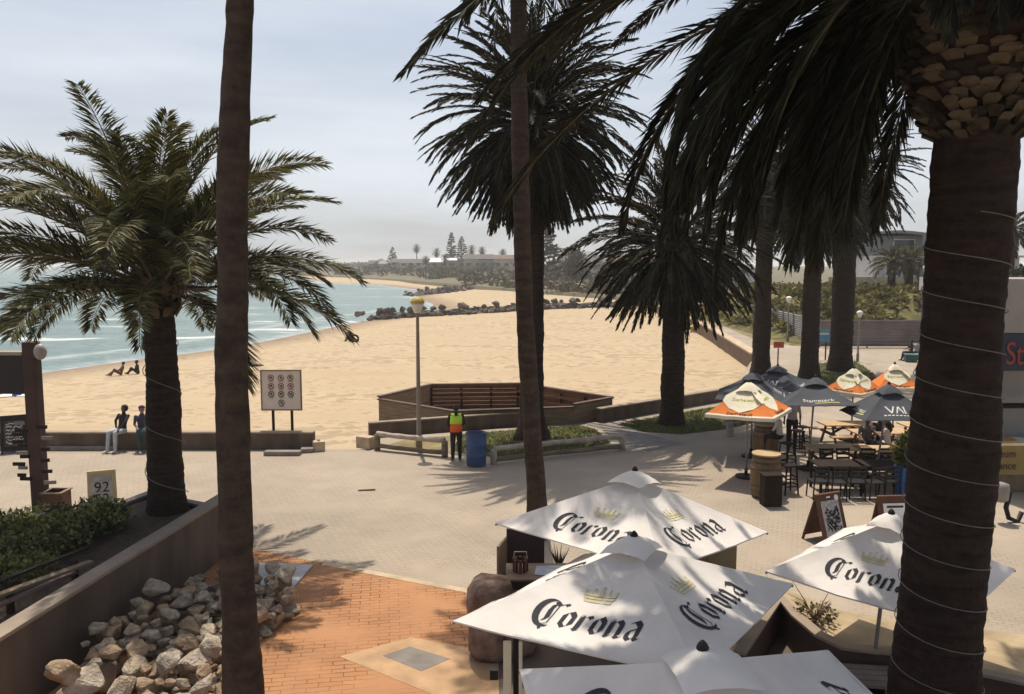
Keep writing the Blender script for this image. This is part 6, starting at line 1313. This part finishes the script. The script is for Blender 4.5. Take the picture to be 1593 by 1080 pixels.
def fanpalm(label, base, H, seed, W=3.2, group=None, m_=CONIF):
    t = thing('fan_palm', label, 'palm tree', base, group); b = Vector(base); rg = np.random.default_rng(seed); mb = MB(); mb.tube([b, b+Vector((.1, 0, H*.5)), b+Vector((0, 0, H))], [.34, .26, .24], 8); mb.build('trunk', TRUNK_B, t)
    mb = MB()
    for i in range(40): a = (i+.5)/40; frond(mb, rg, (b.x, b.y, b.z+H-.4*a), i*2.4, R(80-150*a), R(40), W*.55, 12, .8, .13, .1, K=5, rt=.04)
    mb.build('crown', [m_, RACHIS], t); return t
def toptree(px, py, Y): g_ = ground_at(px, Y); return g_, max(2, PY(px, py, Y).z-g_.z)
g_, H = toptree(612, 385, 470); norfolk('lone norfolk pine on the far headland, left of the tall thin palm', g_, H, H*.62, 1)
g_, H = toptree(703, 363, 420); norfolk('left of two tall norfolk pines standing above the town', g_, H, H*.40, 2)
g_, H = toptree(719, 369, 415); norfolk('right of two tall norfolk pines standing above the town', g_, H, H*.52, 3)
g_, H = toptree(845, 332, 215); norfolk('large norfolk pine half hidden behind the slender leaning trunk', g_, H, H*.62, 4, 20, 260)
for i, (px, py, Y, W, lab) in enumerate(((649, 386, 450, 5, 'tall thin palm on the headland right of the lone pine'), (680, 392, 430, 5, 'shorter palm just left of the twin norfolk pines'), (734, 388, 400, 5, 'palm right of the twin pines, taller of two'), (750, 390, 395, 4.5, 'palm right of the twin pines, second of two'), (782, 393, 420, 4.5, 'small distant palm near the slender leaning trunk'), (594, 408, 480, 5, 'small palm at the foot of the lone pine, leftmost'), (586, 412, 470, 4.5, 'tiny palm left of the lone norfolk pine'), (663, 404, 410, 4.5, 'small dark palm in front of the headland houses'), (693, 402, 380, 4.5, 'small dark palm under the twin pines'))):
    g_, H = toptree(px, py, Y); fanpalm(lab, g_, H, i, W)
for i, (px, py, Y, W, m_) in enumerate(((640, 410, 380, 9, FARG), (618, 414, 400, 9, FARG), (655, 414, 350, 8, FARG), (672, 414, 345, 8, FARG), (688, 412, 340, 9, FARG), (702, 414, 335, 8, FARG), (716, 412, 330, 10, FARG), (733, 413, 325, 8, DRYF), (748, 410, 320, 10, FARG), (765, 408, 320, 10, FARG), (780, 411, 315, 9, DRYF), (706, 394, 410, 16, CONIF), (725, 396, 405, 16, CONIF), (742, 400, 400, 12, CONIF), (870, 402, 260, 14, FARG), (866, 420, 228, 8, FARG), (915, 402, 250, 14, FARG), (940, 398, 255, 16, DRYF), (965, 404, 240, 13, FARG), (985, 400, 235, 14, FARG), (1002, 406, 200, 10, DRYF), (808, 405, 300, 12, FARG), (575, 416, 430, 10, FARG), (560, 417, 470, 12, FARG), (545, 416, 500, 12, DRYF), (530, 418, 520, 12, FARG))):
    g_, H = toptree(px, py, Y); broad(('dusty green' if m_ is FARG else 'dry pale' if m_ is DRYF else 'dark')+' spreading tree in the town behind the bay', g_, H, W, i+50, m_, 700, 'trees of the far town')
g_, H = toptree(894, 372, 205); broad('big shaggy upright tree with drooping crown beyond the second beach', g_, H, 10, 77, mat('shaggy_foliage', (.06, .055, .035), .7, .3, .3, col2=(.11, .10, .06), island=.5), 2600, th=.12)
for i, (px, py, Y, W) in enumerate(((858, 432, 222, 8), (930, 436, 185, 7), (1010, 442, 150, 6), (1052, 446, 140, 6), (1165, 440, 112, 5), (1200, 436, 104, 6), (1215, 452, 100, 4), (980, 440, 170, 7), (1065, 430, 150, 7))):
    g_ = ground_at(px, Y); g_.z = max(g_.z, 0); H = max(1.5, PY(px, py, Y).z-g_.z); broad(('round bush beyond the second beach', 'low bush beyond the rocks', 'bush by the coast road', 'bush behind palm B stalks by the road', 'bush behind the grey camper', 'leafy bush behind the pale fence', 'small bush at the top of the pale fence', 'grey green bush on the beach edge', 'bush behind the parked white cars')[i].replace('palm B stalks', 'the lawn palm'), g_, H, W, i+90, FARG, 1200, None, 'bush', .05)
# scrub that reads as one mass
rg = np.random.default_rng(8); L = []
for k in range(330):
    if k < 150: Y_ = rg.uniform(500, 1100); x = land_x(Y_)+rg.uniform(8, 130)*Y_/600
    elif k < 270: Y_ = rg.uniform(225, 480); x = land_x(Y_)+rg.uniform(5, 70)
    else: Y_ = rg.uniform(150, 230); x = land_x(Y_)+rg.uniform(2, 16)
    s = rg.uniform(.8, 1.8)*(1+Y_/700); L.append(leafy('', rg, (x, Y_, land_z(x, Y_)+s*.5), (s*1.8, s*1.4, s*.8), 60, .75*s))
tag(quads('coastal_scrub', np.concatenate(L), DRYF, None), kind='stuff')
for j, (a, b_, z) in enumerate((((645, 433.5), (668, 432), 1.2), ((672, 438.5), (705, 437), 1.6))):
    L = []
    for i in range(14): p = P(a[0]+(b_[0]-a[0])*i/13, a[1]+(b_[1]-a[1])*i/13, -.6); L.append(leafy('', rg, (p.x, p.y+rg.normal(0, 3), max(-1.2, sz(p.x, p.y))+.6), (3.2, 4, z*1.1), 120, .9))
    t = thing('bush', ('low dark scrub mound on the third beach, left one', 'low dark scrub mound beside the second groyne')[j], 'bush', P(*a, -1)); quads('foliage', np.concatenate(L), FARG, t)
WALLS = {'cream': mat('cream_house', (.46, .42, .35), .8, .06, .2), 'white': mat('white_house', (.62, .60, .57), .8, .06, .2), 'grey': mat('grey_house', (.30, .29, .28), .8, .06, .2), 'pink': mat('pink_house', (.38, .26, .21), .8, .06, .2)}
ROOFS = {'dark': mat('dark_roof', (.10, .09, .085), .8, .1, .5), 'pale': mat('pale_roof', (.72, .71, .69), .7, .05, .5), 'red': mat('red_roof', (.15, .095, .08), .8, .1, .5), 'grey': mat('grey_roof', (.24, .235, .23), .8, .1, .5)}
def house(label, px, Y, W, H, wc, rc, gable=True, floors=1):
    W *= .85; H *= .85; g_ = ground_at(px, Y); t = thing('house', label, 'house', g_, 'houses of the far town'); D_ = W*.7; mb = MB(); mb.box((g_.x, g_.y+D_/2, g_.z+H/2-.4), (W, D_, H+.8)); mb.build('wall', WALLS[wc], t); z = g_.z+H; mb = MB()
    if gable: mb.add([(g_.x-W*.54, g_.y-.5, z), (g_.x+W*.54, g_.y-.5, z), (g_.x+W*.54, g_.y+D_+.5, z), (g_.x-W*.54, g_.y+D_+.5, z), (g_.x-W*.50, g_.y+D_/2, z+W*.16), (g_.x+W*.50, g_.y+D_/2, z+W*.16)], [(3,2,1,0), (0,1,5,4), (2,3,4,5), (0,4,3), (1,2,5)])
    else: mb.box((g_.x, g_.y+D_/2, z+.2), (W*1.05, D_*1.05, .4))
    mb.build('roof', ROOFS[rc], t)
    for fl in range(floors):
        for i in range(3): x = g_.x-W*.5+W*(i+.5)/3; mb = MB(); mb.box((x, g_.y-.04, g_.z+1.5+2.9*fl), (W*.16, .1, 1.3)); mb.build('window', WIN, t)
    return t
for a in ((690, 388, 15, 6.5, 'pink', 'pale', True, 2, 'house with bright white roof below the twin pines'), (640, 425, 14, 6, 'cream', 'dark', True, 2, 'cream house with dark gable left of the white roof'), (660, 440, 16, 7, 'white', 'grey', False, 2, 'white flat roofed house behind the tall thin palm'), (625, 450, 14, 6, 'grey', 'dark', True, 2, 'grey gabled house beneath the lone pine'), (606, 470, 14, 5, 'white', 'grey', True, 1, 'small white house left of the lone pine'), (720, 370, 18, 7, 'grey', 'grey', False, 2, 'long grey flat roofed building under the twin pines'), (745, 360, 16, 8, 'cream', 'dark', True, 2, 'cream gabled house right of the twin pines'), (768, 350, 15, 7.5, 'grey', 'dark', False, 2, 'grey block left of the slender leaning trunk'), (788, 340, 13, 8, 'cream', 'red', True, 2, 'cream house with reddish roof touching the slender leaning trunk'), (870, 285, 20, 5.5, 'grey', 'grey', False, 1, 'long low grey building right of the large norfolk pine'), (905, 275, 18, 7, 'cream', 'dark', True, 2, 'cream house behind the big shaggy tree'), (945, 290, 22, 8, 'grey', 'grey', True, 2, 'wide grey house above the second beach'), (985, 270, 18, 7.5, 'cream', 'red', True, 2, 'cream house with red roof seen between palm fronds'), (1020, 220, 16, 6, 'white', 'grey', False, 2, 'white flat house beyond the groyne landing'), (590, 500, 16, 5, 'grey', 'dark', True, 1, 'grey low house at the end of the headland'), (1150, 150, 14, 6, 'white', 'pale', False, 2, 'white building behind the camper van'), (1090, 165, 18, 6, 'grey', 'grey', False, 2, 'grey building behind the parked white cars')):
    house(a[8], a[0], a[1], a[2], a[3], a[4], a[5], a[6], a[7])
for px, Y, H, lab in ((1385, 84, 3.6, 'small date palm in front of the white house, left of two'), (1412, 83, 3.6, 'small date palm in front of the white house, right of two')):
    x = (px-796.5)/1240*Y; palm(lab, Vector((x, Y, 3.1)), H, .42, .36, int(px), dict(n=34, L=2.5, ll=.5, lw=.09, leaf=24, e_hi=84, e_lo=-25, droop=(40, 80), rb=.3), fm=FROND_Y)
x = at(1568, 62).x; palm('slim palm behind the kiosk roof at the right edge', Vector((x, 62, .5)), 8.6, .3, .25, 7, dict(n=40, L=2.4, ll=.5, lw=.08, leaf=26, e_hi=84, e_lo=-70, droop=(40, 80), rb=.2), fm=FROND_D)
for k, (px, py, W) in enumerate(((1586, 385, 4), (1602, 395, 5))): b_ = at(px, 55); broad(('dark bushy tree behind the kiosk roof', 'second dark bushy tree behind the kiosk roof')[k], b_, PY(px, py, 55).z, W, 140+k, CONIF, 1500, None, 'tree', .2)
# ---------------------------------------------------------------- the hazy sea air
mb = MB(); mb.box((500, 3000, 11), (16000, 15000, 40)); hz = mb.build('haze', []); tag(hz, kind='stuff')
m = bpy.data.materials.new('sea_haze'); m.use_nodes = True; t = m.node_tree; t.nodes.clear(); o = t.nodes.new('ShaderNodeOutputMaterial'); v = t.nodes.new('ShaderNodeVolumePrincipled'); v.inputs['Color'].default_value = (.985, .98, .975, 1); v.inputs['Density'].default_value = .0004; v.inputs['Anisotropy'].default_value = 0.0
t.links.new(v.outputs[0], o.inputs['Volume']); hz.data.materials.append(m)

# tall grass over the bank
rg = np.random.default_rng(31); k = rg.integers(0, BANK[0].size, 2600); q = np.stack([a.ravel()[k] for a in BANK], -1)+np.stack([rg.uniform(-.6, .6, 2600), rg.uniform(-.6, .6, 2600), np.zeros(2600)], -1)
L = [leafy('', rg, (p[0], p[1], p[2]+.12), (.35, .35, .16), 14, .55) for p in q if p[2] > .4]
tag(quads('tall_grass', np.concatenate(L), mat('tall_grass_blade', (.08, .085, .025), .8, .3, .4, col2=(.22, .19, .06), trans=.25, island=.6), None), kind='stuff')
